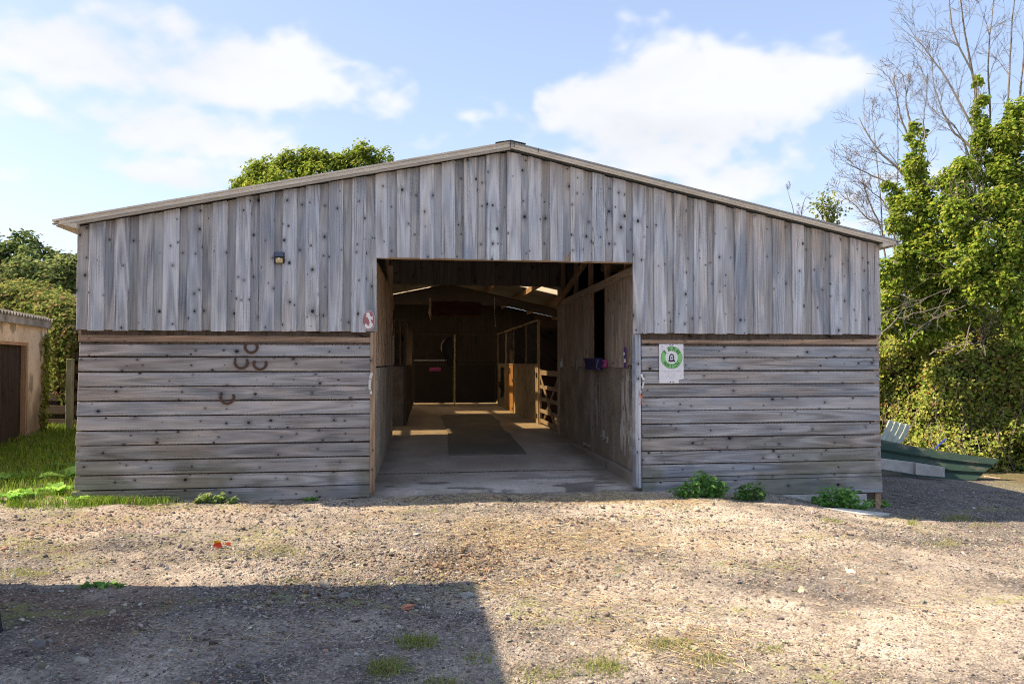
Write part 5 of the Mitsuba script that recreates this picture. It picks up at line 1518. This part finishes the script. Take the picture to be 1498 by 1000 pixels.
STONE = ([(.20, .185, .175), (.27, .245, .22), (.36, .33, .29), (.13, .12, .115), (.29, .20, .15), (.46, .44, .41)], [5, 5, 3, 3, 1.2, .8])
x, y = scatter(60000)
sz = np.minimum(.0036*np.exp(np.abs(r.normal(0, .60, len(x)))), .021)*np.clip((y+9.75)/5.5, .75, 1.35)
m1, c1 = stones(x, y, sz, palette(len(x), r, *STONE, .15), r, iv0, if0)
x, y = scatter(450)
sz = np.minimum(.012*np.exp(np.abs(r.normal(0, .42, len(x)))), .036)
m2, c2 = stones(x, y, sz, palette(len(x), r, *STONE, .15), r, iv, if_, .3)
cl = []
for px, py, sx, sy, k in ((690, 815, 60, 22, 1500), (760, 790, 70, 18, 1300), (640, 830, 45, 18, 700), (850, 765, 60, 14, 500), (820, 840, 70, 20, 500), (540, 815, 60, 18, 350), (330, 735, 150, 8, 500), (480, 870, 90, 25, 500), (760, 730, 120, 5, 500)):
    for _ in range(int(k*.62)):
        p = on_ground(px+r.normal(0, sx*.6), py+r.normal(0, sy*.6)); cl.append(p[:2])
cl = np.array(cl); cl = cl[cl[:, 1] < -.06]
m3, c3 = stones(cl[:, 0], cl[:, 1], np.minimum(.0055*np.exp(np.abs(r.normal(0, .55, len(cl)))), .026), palette(len(cl), r, [(.20, .15, .11), (.28, .22, .16), (.13, .10, .08), (.34, .27, .20)], [4, 3, 2, 2], .2), r, iv0, if0, .1)
obj('gravel', trimesh.util.concatenate([m1, m2, m3]), 'stone_mix', color=np.vstack([c1, c2, c3]), label='loose grey and brown gravel strewn over the yard', cat='gravel', kind='stuff')
for px, py, s_, col, lab in ((597, 889, .045, (.42, .20, .14), 'reddish brick fragment in the shaded foreground'), (681, 874, .055, (.30, .30, .29), 'flat grey stone near the right end of the foreground shadow'), (1019, 748, .05, (.46, .40, .32), 'pale stone at the edge of the barn shadow below the nettles'),
                             (120, 967, .035, (.36, .33, .28), 'pale long stone low in the shaded foreground'), (56, 942, .04, (.17, .16, .16), 'dark stone at the left of the shaded foreground'), (505, 872, .04, (.22, .21, .20), 'rounded grey stone in the middle of the foreground shadow'), (1245, 838, .04, (.55, .50, .43), 'whitish stone out in the sunlit gravel at the right')):
    p = on_ground(px, py)
    m, c_ = stones(np.array([p[0]]), np.array([p[1]]), np.array([s_]), np.array([col]), r, iv, if_, .3)
    obj('stone', m, plain(col, .95, 0, .1), label=lab, cat='stone', smooth=45)

# straw and hay
def straw(n, x, y, L, wdt, col, lift=.012):
    a = r.uniform(0, np.pi, n); d = np.stack([np.cos(a), np.sin(a), r.normal(0, .10, n)], 1); s_ = np.stack([-np.sin(a), np.cos(a), 0*a], 1)
    b = r.normal(0, .12, n)[:, None]*s_
    c_ = np.stack([x, y, gz(x, y)+r.uniform(.002, lift, n)], 1); L = np.broadcast_to(L, (n,))[:, None]; w_ = wdt
    up = np.array([0, 0, w_])
    p0, p1, p2 = c_-d*L/2, c_+b*L*.5, c_+d*L/2
    V = np.stack([p0-s_*w_, p0+up, p0+s_*w_, p1-s_*w_, p1+up, p1+s_*w_, p2-s_*w_, p2+up, p2+s_*w_], 1).reshape(-1, 3)
    F = (np.array([[0, 3, 4], [0, 4, 1], [1, 4, 5], [1, 5, 2], [3, 6, 7], [3, 7, 4], [4, 7, 8], [4, 8, 5]])[None]+(np.arange(n)*9)[:, None, None]).reshape(-1, 3)
    return tm(V, F), np.repeat(np.clip(col, 0, 1), 9, 0)


HAY = ([(.50, .42, .28), (.40, .32, .20), (.58, .51, .36), (.29, .22, .14)], [4, 4, 2, 3])
xs, ys, Ls = [], [], []
for px, py, sx, sy, n, L in ((880, 727, 75, 6, 2300, .09), (720, 730, 130, 6, 1900, .08), (800, 790, 130, 30, 3000, .08), (700, 770, 80, 20, 1100, .07), (950, 800, 120, 30, 900, .09), (1000, 940, 90, 40, 500, .12), (900, 890, 160, 50, 600, .11), (760, 850, 80, 30, 800, .07), (1000, 735, 50, 6, 600, .08), (600, 730, 40, 5, 400, .07), (1150, 800, 150, 40, 500, .08), (400, 800, 200, 40, 500, .06), (350, 930, 250, 50, 300, .09), (1300, 880, 150, 60, 300, .09)):
    for k in range(n):
        q_ = (px+r.normal(0, sx*.55), py+r.normal(0, sy*.55))
        if q_[1] < 716: continue
        p = on_ground(*q_) if k % 4 == 0 else p+np.array([r.normal(0, .10), r.normal(0, .06), 0])
        if p[1] > -.03: continue
        xs.append(p[0]); ys.append(p[1]); Ls.append(L*r.uniform(.3, 1.3))
xs, ys = np.array(xs), np.array(ys)
m, c_ = straw(len(xs), xs, ys, np.array(Ls), .0016, palette(len(xs), r, *HAY))
obj('straw', m, 'straw_stalk', color=c_, label='loose straw trodden into the yard in front of the doorway', cat='straw', kind='stuff')

# fallen red and yellow leaves
b = on_ground(322, 802)
for (dx, dy, col, s_, lab) in ((-.06, .02, (.55, .33, .03), .085, 'yellow fallen leaf on the sunlit yard'), (.03, -.05, (.36, .05, .04), .09, 'larger red fallen leaf beside the yellow one'), (.09, .0, (.45, .10, .05), .06, 'small red fallen leaf right of the yellow one')):
    P = np.array([[b[0]+dx, b[1]+dy, float(gz(b[0]+dx, b[1]+dy))+.03]])
    m, c_ = leaves(P, np.array([[.25, -.55, .8]]), s_, np.array([col]), r, .75, .3, 0)
    obj('fallen_leaf', m, 'leaf', color=c_, label=lab, cat='leaf')

# building left of the camera whose shadow falls across the yard
SH = thing('shed', 'plain farm shed standing left of the yard, only its shadow in view', 'shed')
obj('wall', box(-9.5, -4.78, -14., -3.40, -.3, 4.02), 'wood_inside', SH)
obj('roof', box(-9.6, -4.74, -14.1, -3.30, 4.02, 4.08), 'roof_grey', SH)
bk = on_ground(-16, 925)
obj('bucket', [tube([(bk[0], bk[1], bk[2]-.01), (bk[0], bk[1], bk[2]+.02), (bk[0], bk[1], bk[2]+.13)], [.075, .072, .058], 16)], 'plastic_black', label='upturned black bucket almost hidden by the left edge of the photo', cat='bucket', smooth=40)
